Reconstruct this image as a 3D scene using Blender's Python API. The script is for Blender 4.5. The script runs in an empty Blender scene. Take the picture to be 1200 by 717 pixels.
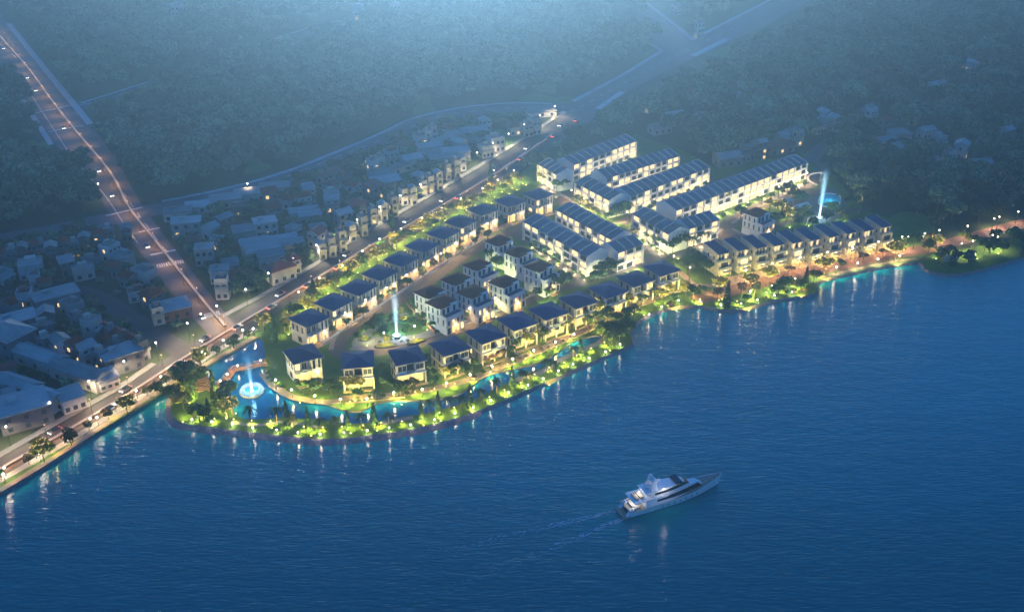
import bpy, bmesh, math, random
import numpy as np
from mathutils import Vector, Matrix
from mathutils.geometry import tessellate_polygon

R = math.radians
random.seed(7)
rng = np.random.default_rng(11)
SC = bpy.context.scene
COL = SC.collection

# ------------------------------------------------------------------ camera
CAM_H, F_PX, Y_HOR = 200.0, 1250.0, -300.0
PITCH = math.atan((358.5 - Y_HOR) / F_PX)
cam_d = bpy.data.cameras.new('camera')
cam = bpy.data.objects.new('camera', cam_d)
COL.objects.link(cam)
cam.location = (0, 0, CAM_H)
cam.rotation_euler = (math.pi / 2 - PITCH, 0, 0)
cam_d.sensor_width = 36
cam_d.lens = 36 * F_PX / 1200
cam_d.clip_end = 6000
SC.camera = cam

# ------------------------------------------------------------------ sky, moonlit dusk sun, exposure
SUN_EL, SUN_AZ = 2.0, -2.5            # azimuth from +Y (ahead of the camera), negative = left
SKY_STRENGTH = 0.15
SUN_STRENGTH = 0.34
w = bpy.data.worlds.new('World')
SC.world = w
w.use_nodes = True
nt = w.node_tree
nt.nodes.clear()
out = nt.nodes.new('ShaderNodeOutputWorld')
bg = nt.nodes.new('ShaderNodeBackground')
sky = nt.nodes.new('ShaderNodeTexSky')
sky.sky_type = 'NISHITA'
sky.sun_disc = False
sky.sun_elevation = R(SUN_EL)
sky.sun_rotation = R(SUN_AZ)
sky.air_density = 1.0
sky.dust_density = 0.6
sky.ozone_density = 4.0
tint = nt.nodes.new('ShaderNodeMix')
tint.data_type = 'RGBA'
tint.blend_type = 'MULTIPLY'
tint.inputs[0].default_value = 1
tint.inputs[7].default_value = (0.47, 0.76, 1.0, 1)
nt.links.new(sky.outputs[0], tint.inputs[6])
nt.links.new(tint.outputs[2], bg.inputs[0])
bg.inputs[1].default_value = SKY_STRENGTH
nt.links.new(bg.outputs[0], out.inputs[0])

sun_d = bpy.data.lights.new('sun', 'SUN')
sun_d.energy = SUN_STRENGTH
sun_d.angle = R(6)
sun_d.color = (0.88, 0.95, 1.0)
sun = bpy.data.objects.new('sun', sun_d)
COL.objects.link(sun)
_sd = Vector((math.sin(R(SUN_AZ)) * math.cos(R(SUN_EL)), math.cos(R(SUN_AZ)) * math.cos(R(SUN_EL)), math.sin(R(SUN_EL))))
sun.rotation_euler = (-_sd).to_track_quat('-Z', 'Y').to_euler()
sun.location = (0, 900, 400)

vs = SC.view_settings
vs.view_transform = 'Standard'
vs.look = 'None'
vs.exposure = 2.75
vs.gamma = 1
vs.use_curve_mapping = False
cy = SC.cycles
cy.use_denoising = True
cy.max_bounces = 6
cy.diffuse_bounces = 2
cy.glossy_bounces = 3
cy.transparent_max_bounces = 16
cy.volume_bounces = 0
cy.sample_clamp_indirect = 0.6
cy.sample_clamp_direct = 5.0
cy.use_light_tree = True
cy.use_adaptive_sampling = False

HAZE_DENSITY = 0.00066
HAZE_ANISO = 0.825
HAZE_COLOR = (0.36, 0.67, 0.95)

# ------------------------------------------------------------------ helpers
_s, _c = math.sin(PITCH), math.cos(PITCH)


def G(x, y, z=0.0):
    """a pixel of the 1200x717 photograph -> the point of the level z it looks at"""
    u, v = (x - 600) / F_PX, (y - 358.5) / F_PX
    dx, dy, dz = u, _c - v * _s, -_s - v * _c
    t = (z - CAM_H) / dz
    return Vector((dx * t, dy * t, z))


def P(p):
    """point -> photograph pixel"""
    x, y, z = p[0], p[1], p[2] - CAM_H
    d = y * _c - z * _s
    return 600 + F_PX * x / d, 358.5 + F_PX * (-y * _s - z * _c) / d


def ang(a, b, z=0.0):
    d = G(*b, z) - G(*a, z)
    return math.atan2(d.y, d.x)


def tag(o, label=None, cat=None, group=None, kind=None):
    if label: o['label'] = label
    if cat: o['category'] = cat
    if group: o['group'] = group
    if kind: o['kind'] = kind
    return o


def empty(name, loc, rz=0.0, parent=None):
    o = bpy.data.objects.new(name, None)
    o.empty_display_size = 0.5
    COL.objects.link(o)
    o.location = loc
    o.rotation_euler = (0, 0, rz)
    o.parent = parent
    return o


def link(name, me, parent=None, loc=(0, 0, 0), rz=0.0, sc=(1, 1, 1)):
    o = bpy.data.objects.new(name, me)
    COL.objects.link(o)
    o.parent = parent
    o.location = loc
    o.rotation_euler = (0, 0, rz)
    o.scale = sc
    return o


KIDS = {}


def copy_tree(o, parent=None):
    c = o.copy()
    COL.objects.link(c)
    c.parent = parent
    for ch in list(o.children):
        copy_tree(ch, c)
    return c


class MB:
    """collects faces and links them as one mesh"""
    def __init__(s):
        s.v, s.f, s.m = [], [], []

    def poly(s, pts, m=0):
        n = len(s.v)
        s.v += [tuple(p) for p in pts]
        s.f.append(tuple(range(n, n + len(pts))))
        s.m.append(m)

    def box(s, x0, y0, z0, x1, y1, z1, m=0):
        n = len(s.v)
        s.v += [(x0, y0, z0), (x1, y0, z0), (x1, y1, z0), (x0, y1, z0), (x0, y0, z1), (x1, y0, z1), (x1, y1, z1), (x0, y1, z1)]
        for f in ((0, 3, 2, 1), (4, 5, 6, 7), (0, 1, 5, 4), (1, 2, 6, 5), (2, 3, 7, 6), (3, 0, 4, 7)):
            s.f.append(tuple(n + i for i in f))
            s.m.append(m)
        return s

    def hull8(s, p, m=0):
        n = len(s.v)
        s.v += [tuple(q) for q in p]
        for f in ((0, 3, 2, 1), (4, 5, 6, 7), (0, 1, 5, 4), (1, 2, 6, 5), (2, 3, 7, 6), (3, 0, 4, 7)):
            s.f.append(tuple(n + i for i in f))
            s.m.append(m)
        return s

    def bar(s, a, b, r, r2=None, k=6, m=0):
        a, b = Vector(a), Vector(b)
        r2 = r if r2 is None else r2
        d = (b - a).normalized()
        t = d.orthogonal().normalized()
        q = d.cross(t)
        n = len(s.v)
        for c, rr in ((a, r), (b, r2)):
            for i in range(k):
                x = 2 * math.pi * i / k
                s.v.append(tuple(c + t * (rr * math.cos(x)) + q * (rr * math.sin(x))))
        for i in range(k):
            j = (i + 1) % k
            s.f.append((n + i, n + j, n + k + j, n + k + i)); s.m.append(m)
        s.f.append(tuple(n + i for i in reversed(range(k)))); s.m.append(m)
        s.f.append(tuple(n + k + i for i in range(k))); s.m.append(m)
        return s

    def ball(s, c, r, seg=10, rings=6, sz=1.0, m=0):
        n = len(s.v)
        c = Vector(c)
        s.v.append(tuple(c + Vector((0, 0, r * sz))))
        for i in range(1, rings):
            t = math.pi * i / rings
            for j in range(seg):
                p = 2 * math.pi * j / seg
                s.v.append(tuple(c + Vector((r * math.sin(t) * math.cos(p), r * math.sin(t) * math.sin(p), r * sz * math.cos(t)))))
        s.v.append(tuple(c - Vector((0, 0, r * sz))))
        last = len(s.v) - 1
        for j in range(seg):
            k = (j + 1) % seg
            s.f.append((n, n + 1 + j, n + 1 + k)); s.m.append(m)
            for i in range(rings - 2):
                a = n + 1 + i * seg
                s.f.append((a + j, a + seg + j, a + seg + k, a + k)); s.m.append(m)
            a = n + 1 + (rings - 2) * seg
            s.f.append((last, a + k, a + j)); s.m.append(m)
        return s

    def mesh(s, name, mats, smooth=False):
        me = bpy.data.meshes.new(name)
        me.from_pydata(s.v, [], s.f)
        if not isinstance(mats, (list, tuple)):
            mats = [mats]
        for x in mats:
            me.materials.append(x)
        me.polygons.foreach_set('material_index', s.m)
        if smooth:
            me.polygons.foreach_set('use_smooth', [True] * len(s.f))
        me.update()
        return me

    def build(s, name, mats, parent=None, loc=(0, 0, 0), rz=0.0, smooth=False):
        return link(name, s.mesh(name, mats, smooth), parent, loc, rz)


def quads_mesh(name, V, mats, mi=None):
    """V: (n,4,3) array of loose quads"""
    n = len(V)
    me = bpy.data.meshes.new(name)
    me.vertices.add(n * 4)
    me.vertices.foreach_set('co', np.ascontiguousarray(V, dtype=np.float32).ravel())
    me.loops.add(n * 4)
    me.loops.foreach_set('vertex_index', np.arange(n * 4, dtype=np.int32))
    me.polygons.add(n)
    me.polygons.foreach_set('loop_start', np.arange(0, n * 4, 4, dtype=np.int32))
    for x in mats:
        me.materials.append(x)
    if mi is not None:
        me.polygons.foreach_set('material_index', np.asarray(mi, dtype=np.int32))
    me.update(calc_edges=True)
    return me


# ------------------------------------------------------------------ materials
def new_mat(name):
    m = bpy.data.materials.new(name)
    m.use_nodes = True
    return m, m.node_tree, m.node_tree.nodes['Principled BSDF']


def mat(name, col, rough=0.7, noise=None, amt=0.35, bump=0.0, spec=0.3, metal=0.0, rnd=0.0, stretch=(1, 1, 1), detail=4, col2=None):
    m, t, b = new_mat(name)
    b.inputs['Roughness'].default_value = rough
    b.inputs['Specular IOR Level'].default_value = spec
    b.inputs['Metallic'].default_value = metal
    b.inputs['Base Color'].default_value = (*col, 1)
    src = None
    if noise:
        tc = t.nodes.new('ShaderNodeTexCoord')
        mp = t.nodes.new('ShaderNodeMapping')
        mp.inputs['Scale'].default_value = stretch
        t.links.new(tc.outputs['Object'], mp.inputs[0])
        nz = t.nodes.new('ShaderNodeTexNoise')
        nz.inputs['Scale'].default_value = noise
        nz.inputs['Detail'].default_value = detail
        nz.inputs['Roughness'].default_value = 0.65
        t.links.new(mp.outputs[0], nz.inputs[0])
        rp = t.nodes.new('ShaderNodeValToRGB')
        rp.color_ramp.elements[0].position = 0.3
        rp.color_ramp.elements[1].position = 0.7
        c2 = col2 if col2 else tuple(min(1, c * (1 + amt)) for c in col)
        rp.color_ramp.elements[0].color = (*(tuple(c * (1 - amt) for c in col) if not col2 else col), 1)
        rp.color_ramp.elements[1].color = (*c2, 1)
        t.links.new(nz.outputs[0], rp.inputs[0])
        src = rp.outputs[0]
        if bump:
            bp = t.nodes.new('ShaderNodeBump')
            bp.inputs['Strength'].default_value = bump
            bp.inputs['Distance'].default_value = 0.3
            t.links.new(nz.outputs[0], bp.inputs['Height'])
            t.links.new(bp.outputs[0], b.inputs['Normal'])
    if rnd:
        oi = t.nodes.new('ShaderNodeObjectInfo')
        mr = t.nodes.new('ShaderNodeMapRange')
        mr.inputs[3].default_value = 1 - rnd
        mr.inputs[4].default_value = 1 + rnd
        t.links.new(oi.outputs['Random'], mr.inputs[0])
        mx = t.nodes.new('ShaderNodeMix')
        mx.data_type = 'RGBA'
        mx.blend_type = 'MULTIPLY'
        mx.inputs[0].default_value = 1
        if src:
            t.links.new(src, mx.inputs[6])
        else:
            mx.inputs[6].default_value = (*col, 1)
        t.links.new(mr.outputs[0], mx.inputs[7])
        src = mx.outputs[2]
    if src:
        t.links.new(src, b.inputs['Base Color'])
    return m


def glow(name, col, strength, sample=False):
    m, t, b = new_mat(name)
    b.inputs['Base Color'].default_value = (0.3, 0.3, 0.3, 1)
    b.inputs['Emission Color'].default_value = (*col, 1)
    b.inputs['Emission Strength'].default_value = strength
    m.cycles.emission_sampling = 'FRONT' if sample else 'NONE'
    return m


def window_mat(name, lit_share, warm=(1.0, 0.68, 0.3), strength=0.42, dark=(0.02, 0.03, 0.045)):
    m, t, b = new_mat(name)
    b.inputs['Base Color'].default_value = (*dark, 1)
    b.inputs['Roughness'].default_value = 0.12
    b.inputs['Emission Color'].default_value = (*warm, 1)
    oi = t.nodes.new('ShaderNodeObjectInfo')
    th = t.nodes.new('ShaderNodeMath')
    th.operation = 'LESS_THAN'
    th.inputs[1].default_value = lit_share
    t.links.new(oi.outputs['Random'], th.inputs[0])
    # curtains and furniture: the lit room is not even
    tc = t.nodes.new('ShaderNodeTexCoord')
    nz = t.nodes.new('ShaderNodeTexNoise')
    nz.inputs['Scale'].default_value = 2.3
    nz.inputs['Detail'].default_value = 2
    t.links.new(tc.outputs['Object'], nz.inputs[0])
    mr = t.nodes.new('ShaderNodeMapRange')
    mr.inputs[1].default_value = 0.3
    mr.inputs[2].default_value = 0.7
    mr.inputs[3].default_value = 0.35 * strength
    mr.inputs[4].default_value = 1.3 * strength
    t.links.new(nz.outputs[0], mr.inputs[0])
    mu = t.nodes.new('ShaderNodeMath')
    mu.operation = 'MULTIPLY'
    t.links.new(th.outputs[0], mu.inputs[0])
    t.links.new(mr.outputs[0], mu.inputs[1])
    t.links.new(mu.outputs[0], b.inputs['Emission Strength'])
    m.cycles.emission_sampling = 'NONE'
    return m


M = {}
M['land'] = mat('wild_ground', (0.030, 0.040, 0.022), 0.95, 0.03, bump=0.3, col2=(0.055, 0.075, 0.03), detail=8)
M['clearing'] = mat('meadow', (0.06, 0.13, 0.03), 0.95, 0.09, col2=(0.12, 0.23, 0.055), detail=6)
M['lawn'] = mat('lawn', (0.055, 0.12, 0.02), 0.95, 0.22, col2=(0.11, 0.2, 0.03), detail=8)
M['asphalt'] = mat('asphalt', (0.075, 0.070, 0.072), 0.85, 0.12, 0.3, detail=8)
M['street'] = mat('street_paving', (0.12, 0.10, 0.085), 0.8, 0.25, 0.25, detail=6)
M['brick_pave'] = mat('brick_paving', (0.20, 0.105, 0.075), 0.8, 0.6, 0.3, detail=6)
M['worn_asphalt'] = mat('worn_asphalt', (0.135, 0.118, 0.13), 0.85, 0.08, 0.25, detail=8)
M['pale_kerb'] = mat('pale_kerb', (0.48, 0.48, 0.48), 0.8, 0.3, 0.2)
M['light_trail_paint'] = mat('light_trail_asphalt', (0.15, 0.10, 0.072), 0.85, 0.3, 0.3, detail=8)  # warm glow of traffic light trails put into the asphalt colour
M['path'] = mat('pale_paving', (0.27, 0.27, 0.26), 0.8, 0.4, 0.2, detail=6)
M['tan'] = mat('tan_paving', (0.34, 0.27, 0.19), 0.8, 0.5, 0.22, detail=6)
M['paint'] = mat('road_paint', (0.7, 0.7, 0.68), 0.6, 0.5, 0.2)
M['stone'] = mat('bank_stone', (0.15, 0.12, 0.11), 0.9, 0.9, bump=0.8, col2=(0.36, 0.30, 0.28), detail=8)
M['concrete'] = mat('concrete', (0.3, 0.3, 0.3), 0.85, 0.3, 0.25)
M['wood'] = mat('deck_wood', (0.30, 0.17, 0.08), 0.65, 1.2, 0.35, stretch=(1, 6, 1))
M['white'] = mat('white_render', (0.70, 0.69, 0.66), 0.75, 0.25, 0.09, rnd=0.05)
M['grey'] = mat('grey_render', (0.30, 0.29, 0.28), 0.8, 0.3, 0.15, rnd=0.08)
M['beige'] = mat('beige_render', (0.50, 0.46, 0.40), 0.8, 0.3, 0.12, rnd=0.06)
M['blue_roof'] = mat('blue_slate', (0.052, 0.074, 0.145), 0.85, 0.8, 0.3, bump=0.2, stretch=(1, 4, 1), rnd=0.15, spec=0.12)
M['row_roof'] = mat('row_slate', (0.135, 0.145, 0.19), 0.85, 0.8, 0.25, bump=0.2, stretch=(1, 4, 1), rnd=0.2, spec=0.12)
M['brown_roof'] = mat('brown_tile', (0.26, 0.040, 0.026), 0.9, 0.8, 0.3, bump=0.2, stretch=(1, 4, 1), rnd=0.15, spec=0.1)
M['red_roof'] = mat('red_tile', (0.30, 0.08, 0.055), 0.7, 0.8, 0.3, bump=0.2, rnd=0.15)
M['pale_roof'] = mat('pale_metal_roof', (0.35, 0.32, 0.29), 0.75, 0.15, 0.3, stretch=(1, 8, 1), rnd=0.4, spec=0.15)
M['old_wall'] = mat('town_wall', (0.44, 0.41, 0.38), 0.85, 0.2, 0.25, rnd=0.3)
M['dark_wall'] = mat('dark_town_wall', (0.16, 0.15, 0.16), 0.85, 0.2, 0.3, rnd=0.3)
M['brick'] = mat('red_brick', (0.20, 0.085, 0.06), 0.85, 0.9, 0.3)
M['metal'] = mat('dark_metal', (0.07, 0.07, 0.075), 0.45, metal=0.6)
M['trunk'] = mat('bark', (0.075, 0.055, 0.04), 0.95, 2.0, 0.4)
M['glass'] = window_mat('glass_some_lit', 0.22)
M['glass_dark'] = window_mat('glass_dark', 0.0)
M['glass_town'] = window_mat('glass_town', 0.09, strength=0.26)
M['glass_row'] = window_mat('glass_row_houses', 0.55, strength=0.36)
M['glass_lit'] = window_mat('glass_lit', 1.1, warm=(1.0, 0.56, 0.16), strength=0.42)
M['rail'] = mat('balcony_glass', (0.25, 0.32, 0.36), 0.2, spec=0.6)
M['lamp'] = glow('lamp_globe', (1.0, 0.84, 0.58), 3.0)
M['lamp_shore'] = glow('shore_lamp_globe', (1.0, 0.84, 0.62), 30)
M['trail_lamp'] = glow('trail_lamp_globe', (1.0, 0.55, 0.25), 0.6)
M['lamp_cool'] = glow('lamp_globe_cool', (1.0, 0.95, 0.85), 2.6)
M['uplight'] = glow('uplight_lens', (1.0, 0.82, 0.25), 1.6)
M['fairy'] = glow('string_light_bulb', (1.0, 0.74, 0.16), 0.9)
M['trail_strip_glow'] = glow('trail_strip_tube', (1.0, 0.58, 0.30), 0.03)  # glow of the added median strip


def leaf(name, a, rnd=0.25):
    m = mat(name, a, 0.85, spec=0.15, rnd=rnd)
    b = m.node_tree.nodes['Principled BSDF']
    return m


M['leaf_a'] = leaf('leaf_dark', (0.030, 0.060, 0.028), 0.72)
M['leaf_b'] = leaf('leaf_mid', (0.080, 0.125, 0.060), 0.72)
M['leaf_c'] = leaf('leaf_light', (0.17, 0.22, 0.12), 0.72)
M['leaf_y1'] = leaf('leaf_yellow', (0.26, 0.24, 0.025))
M['leaf_y2'] = leaf('leaf_yellow_green', (0.15, 0.19, 0.025))
M['leaf_g1'] = leaf('garden_leaf', (0.05, 0.12, 0.025))
M['leaf_g2'] = leaf('garden_leaf_light', (0.10, 0.19, 0.04))
M['leaf_p'] = leaf('leaf_pink', (0.24, 0.10, 0.12))
M['leaf_p2'] = leaf('leaf_dusty', (0.14, 0.10, 0.07))
M['cyp'] = leaf('cypress_leaf', (0.030, 0.065, 0.028))


def water_mat(name, body, deep, wave, strength, rough=0.06):
    m, t, b = new_mat(name)
    b.inputs['Roughness'].default_value = rough
    b.inputs['IOR'].default_value = 1.33
    b.inputs['Specular IOR Level'].default_value = 0.5
    tc = t.nodes.new('ShaderNodeTexCoord')
    big = t.nodes.new('ShaderNodeTexNoise')
    big.inputs['Scale'].default_value = 0.006
    big.inputs['Detail'].default_value = 3
    t.links.new(tc.outputs['Object'], big.inputs[0])
    rp = t.nodes.new('ShaderNodeValToRGB')
    rp.color_ramp.elements[0].position = 0.3
    rp.color_ramp.elements[1].position = 0.75
    rp.color_ramp.elements[0].color = (*deep, 1)
    rp.color_ramp.elements[1].color = (*body, 1)
    t.links.new(big.outputs[0], rp.inputs[0])
    # cat's paws: small wind-ruffled streaks
    mp0 = t.nodes.new('ShaderNodeMapping')
    mp0.inputs['Scale'].default_value = (0.35, 1.3, 1)
    t.links.new(tc.outputs['Object'], mp0.inputs[0])
    n0 = t.nodes.new('ShaderNodeTexNoise')
    n0.inputs['Scale'].default_value = 0.55
    n0.inputs['Detail'].default_value = 5
    n0.inputs['Roughness'].default_value = 0.7
    t.links.new(mp0.outputs[0], n0.inputs[0])
    mr0 = t.nodes.new('ShaderNodeMapRange')
    mr0.inputs[1].default_value = 0.3
    mr0.inputs[2].default_value = 0.7
    mr0.inputs[3].default_value = 0.86
    mr0.inputs[4].default_value = 1.14
    t.links.new(n0.outputs[0], mr0.inputs[0])
    mx0 = t.nodes.new('ShaderNodeMix')
    mx0.data_type = 'RGBA'
    mx0.blend_type = 'MULTIPLY'
    mx0.inputs[0].default_value = 1
    t.links.new(rp.outputs[0], mx0.inputs[6])
    t.links.new(mr0.outputs[0], mx0.inputs[7])
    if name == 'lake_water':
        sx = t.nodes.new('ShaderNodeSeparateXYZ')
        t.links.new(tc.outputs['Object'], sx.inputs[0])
        vig = t.nodes.new('ShaderNodeMapRange')          # vignette painted into the water colour: darker towards the near side
        vig.interpolation_type = 'SMOOTHSTEP'
        vig.inputs[1].default_value = 195
        vig.inputs[2].default_value = 320
        vig.inputs[3].default_value = 0.62
        vig.inputs[4].default_value = 1.12
        t.links.new(sx.outputs[1], vig.inputs[0])
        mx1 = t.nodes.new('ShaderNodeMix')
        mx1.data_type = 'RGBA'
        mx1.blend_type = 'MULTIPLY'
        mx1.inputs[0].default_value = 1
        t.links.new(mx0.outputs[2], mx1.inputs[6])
        t.links.new(vig.outputs[0], mx1.inputs[7])
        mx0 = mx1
    t.links.new(mx0.outputs[2], b.inputs['Base Color'])
    prev = None
    for sc_, st, d, stretch in ((wave, strength, 0.26, (0.5, 2.3, 1)), (wave * 0.22, strength * 0.6, 0.5, (0.7, 1.8, 1)), (wave * 3.1, strength * 0.6, 0.06, (0.6, 2.0, 1))):
        mp = t.nodes.new('ShaderNodeMapping')
        mp.inputs['Scale'].default_value = stretch
        mp.inputs['Rotation'].default_value = (0, 0, R(5))
        t.links.new(tc.outputs['Object'], mp.inputs[0])
        nz = t.nodes.new('ShaderNodeTexNoise')
        nz.inputs['Scale'].default_value = sc_
        nz.inputs['Detail'].default_value = 3
        t.links.new(mp.outputs[0], nz.inputs[0])
        bp = t.nodes.new('ShaderNodeBump')
        bp.inputs['Strength'].default_value = st
        bp.inputs['Distance'].default_value = d
        t.links.new(nz.outputs[0], bp.inputs['Height'])
        if prev:
            t.links.new(prev.outputs[0], bp.inputs['Normal'])
        prev = bp
    t.links.new(prev.outputs[0], b.inputs['Normal'])
    return m


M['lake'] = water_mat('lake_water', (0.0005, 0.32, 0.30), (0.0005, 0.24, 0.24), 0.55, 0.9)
M['pond'] = water_mat('pond_water', (0.006, 0.17, 0.34), (0.005, 0.14, 0.30), 0.7, 0.3)
M['pool'] = water_mat('pool_water', (0.05, 0.42, 0.52), (0.04, 0.36, 0.46), 1.5, 0.2)


def spray_mat(name, col, strength, top, power=1.4, dens=0.75, base=0.0):
    """falling water lit from inside: thins out upwards"""
    m, t, b = new_mat(name)
    t.nodes.remove(b)
    o = t.nodes['Material Output']
    e = t.nodes.new('ShaderNodeEmission')
    e.inputs[0].default_value = (*col, 1)
    e.inputs[1].default_value = strength
    tr = t.nodes.new('ShaderNodeBsdfTransparent')
    mx = t.nodes.new('ShaderNodeMixShader')
    tc = t.nodes.new('ShaderNodeTexCoord')
    sp = t.nodes.new('ShaderNodeSeparateXYZ')
    t.links.new(tc.outputs['Object'], sp.inputs[0])
    mr = t.nodes.new('ShaderNodeMapRange')
    mr.inputs[1].default_value = base
    mr.inputs[2].default_value = top
    mr.inputs[3].default_value = 1
    mr.inputs[4].default_value = 0
    t.links.new(sp.outputs[2], mr.inputs[0])
    pw = t.nodes.new('ShaderNodeMath')
    pw.operation = 'POWER'
    pw.inputs[1].default_value = power
    t.links.new(mr.outputs[0], pw.inputs[0])
    mp = t.nodes.new('ShaderNodeMapping')
    mp.inputs['Scale'].default_value = (2.2, 2.2, 0.35)
    t.links.new(tc.outputs['Object'], mp.inputs[0])
    nz = t.nodes.new('ShaderNodeTexNoise')
    nz.inputs['Scale'].default_value = 1.0
    nz.inputs['Detail'].default_value = 4
    t.links.new(mp.outputs[0], nz.inputs[0])
    ml = t.nodes.new('ShaderNodeMath')
    ml.operation = 'MULTIPLY'
    t.links.new(pw.outputs[0], ml.inputs[0])
    t.links.new(nz.outputs[0], ml.inputs[1])
    m2 = t.nodes.new('ShaderNodeMath')
    m2.operation = 'MULTIPLY'
    m2.use_clamp = True
    m2.inputs[1].default_value = dens * 1.6
    t.links.new(ml.outputs[0], m2.inputs[0])
    t.links.new(m2.outputs[0], mx.inputs[0])
    t.links.new(tr.outputs[0], mx.inputs[1])
    t.links.new(e.outputs[0], mx.inputs[2])
    t.links.new(mx.outputs[0], o.inputs[0])
    m.cycles.emission_sampling = 'NONE'
    return m


def mist_mat(name, col, strength, rad, top, power=1.2):
    """lit mist round a jet: a glowing volume that thins out sideways and upwards"""
    m, t, b = new_mat(name)
    t.nodes.remove(b)
    e = t.nodes.new('ShaderNodeEmission')
    e.inputs[0].default_value = (*col, 1)
    tc = t.nodes.new('ShaderNodeTexCoord')
    sp = t.nodes.new('ShaderNodeSeparateXYZ')
    t.links.new(tc.outputs['Object'], sp.inputs[0])

    def mth(op, a, b_=None):
        n = t.nodes.new('ShaderNodeMath')
        n.operation = op
        n.use_clamp = op == 'SUBTRACT'
        for i, x in enumerate((a, b_)):
            if x is None: continue
            if hasattr(x, 'links'): t.links.new(x, n.inputs[i])
            else: n.inputs[i].default_value = x
        return n.outputs[0]
    r2 = mth('ADD', mth('MULTIPLY', sp.outputs[0], sp.outputs[0]), mth('MULTIPLY', sp.outputs[1], sp.outputs[1]))
    zf = mth('DIVIDE', sp.outputs[2], top)
    rr = mth('ADD', mth('MULTIPLY', zf, rad * 0.75), rad * 0.25)
    rad_f = mth('POWER', mth('SUBTRACT', 1.0, mth('DIVIDE', mth('SQRT', r2), rr)), 1.5)
    z_f = mth('POWER', mth('SUBTRACT', 1.0, zf), power)
    t.links.new(mth('MULTIPLY', mth('MULTIPLY', rad_f, z_f), strength), e.inputs[1])
    t.links.new(e.outputs[0], t.nodes['Material Output'].inputs['Volume'])
    return m


def lamp_light(name, parent, loc, power, col, radius=0.3, spot=None):
    d = LIGHTS.get((power, col, radius, spot))
    if d is None:
        d = bpy.data.lights.new(name, 'SPOT' if spot else 'POINT')
        d.energy = power * LAMP_SCALE
        d.color = col
        d.shadow_soft_size = radius
        if spot:
            d.spot_size = spot
            d.spot_blend = 0.6
        LIGHTS[(power, col, radius, spot)] = d
    o = bpy.data.objects.new(name, d)
    COL.objects.link(o)
    o.parent = parent
    o.location = loc
    return o


LIGHTS = {}
LAMP_SCALE = 0.4
WARM = (1.0, 0.62, 0.25)
YEL = (1.0, 0.80, 0.16)
ORANGE = (1.0, 0.56, 0.22)
SOFT = (1.0, 0.80, 0.50)

# ------------------------------------------------------------------ ground, shore, water
SHORE = [(-60, 607), (0, 577), (60, 541), (120, 501), (165, 474), (203, 452), (201, 470), (203, 489), (216, 496), (260, 502), (320, 509), (380, 514), (430, 510),
         (490, 501), (540, 488), (590, 469), (640, 447), (690, 425), (735, 406), (741, 398), (738, 388), (752, 373), (785, 360), (820, 358), (850, 363),
         (872, 361), (900, 353), (935, 347), (957, 342), (960, 329), (1000, 319), (1040, 311), (1077, 307), (1083, 314), (1096, 319), (1120, 321),
         (1150, 315), (1200, 301), (1260, 284)]
POND = [(305, 396), (284, 406), (262, 417), (243, 428), (244, 440), (249, 450), (258, 458), (268, 466), (272, 476), (277, 487), (292, 491), (312, 491),
        (332, 489), (352, 490), (371, 491), (390, 494), (407, 496), (430, 495), (450, 492), (476, 487), (500, 484), (520, 479), (546, 471), (566, 463),
        (600, 446), (640, 428), (665, 415), (690, 404), (706, 396), (698, 393), (672, 400), (660, 408), (634, 424), (600, 432), (569, 440), (553, 452),
        (536, 462), (507, 468), (480, 469), (460, 469), (442, 472), (423, 481), (405, 481), (390, 476), (379, 472), (350, 464), (324, 450), (313, 437),
        (309, 427), (311, 413)]


def smooth(pts, step=2.0, closed=False):
    """Catmull-Rom through ground points"""
    pts = [Vector(p) for p in pts]
    n = len(pts)
    res = []
    for i in range(n if closed else n - 1):
        if closed:
            p0, p1, p2, p3 = pts[i - 1], pts[i], pts[(i + 1) % n], pts[(i + 2) % n]
        else:
            p1, p2 = pts[i], pts[i + 1]
            p0 = pts[i - 1] if i else p1 * 2 - p2
            p3 = pts[i + 2] if i + 2 < n else p2 * 2 - p1
        k = max(1, min(14, int((p2 - p1).length / step)))
        for j in range(k):
            t = j / k
            res.append(0.5 * ((2 * p1) + (p2 - p0) * t + (2 * p0 - 5 * p1 + 4 * p2 - p3) * t * t + (3 * p1 - p0 - 3 * p2 + p3) * t ** 3))
    if not closed:
        res.append(pts[-1])
    return res


shore = smooth([G(*p) for p in SHORE], 2.5)
pond = smooth([G(*p) for p in POND], 1.5, True)
outer = [Vector((-1200, -60, 0)), Vector((-330, -40, 0))] + shore + [Vector((1200, 830, 0)), Vector((1200, 1480, 0)), Vector((-1200, 1480, 0))]


def sheet(name, loops, z, m, skirt=0.0, kind='structure', skirt_m=None):
    mb = MB()
    pts = [Vector((p.x, p.y, z)) for l in loops for p in l]
    tris = tessellate_polygon([[Vector((p.x, p.y, 0)) for p in l] for l in loops])
    mb.v = [tuple(p) for p in pts]
    for t in tris:
        a, b, c = (pts[i] for i in t)
        if (b - a).cross(c - a).z < 0:
            t = (t[0], t[2], t[1])
        mb.f.append(tuple(t)); mb.m.append(0)
    if skirt:
        k = 0
        for l in loops:
            n = len(l)
            for i in range(n):
                a, b = l[i], l[(i + 1) % n]
                mb.poly([(a.x, a.y, z), (b.x, b.y, z), (b.x, b.y, z - skirt), (a.x, a.y, z - skirt)], 1)
    o = mb.build(name, [m, skirt_m or m])
    if kind: o['kind'] = kind
    return o


sheet('ground', [outer, pond], 0, M['land'], 1.6, skirt_m=M['stone'])
WZ = -1.2
mb = MB(); mb.poly([(-1200, -90, WZ), (1200, -90, WZ), (1200, 900, WZ), (-1200, 900, WZ)])
tag(mb.build('lake', M['lake']), kind='structure')
pc = [p for p in pond]
mb = MB()
sheet('pond_water', [[p * 1.0 for p in pond]], -0.55, M['pond'])


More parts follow.
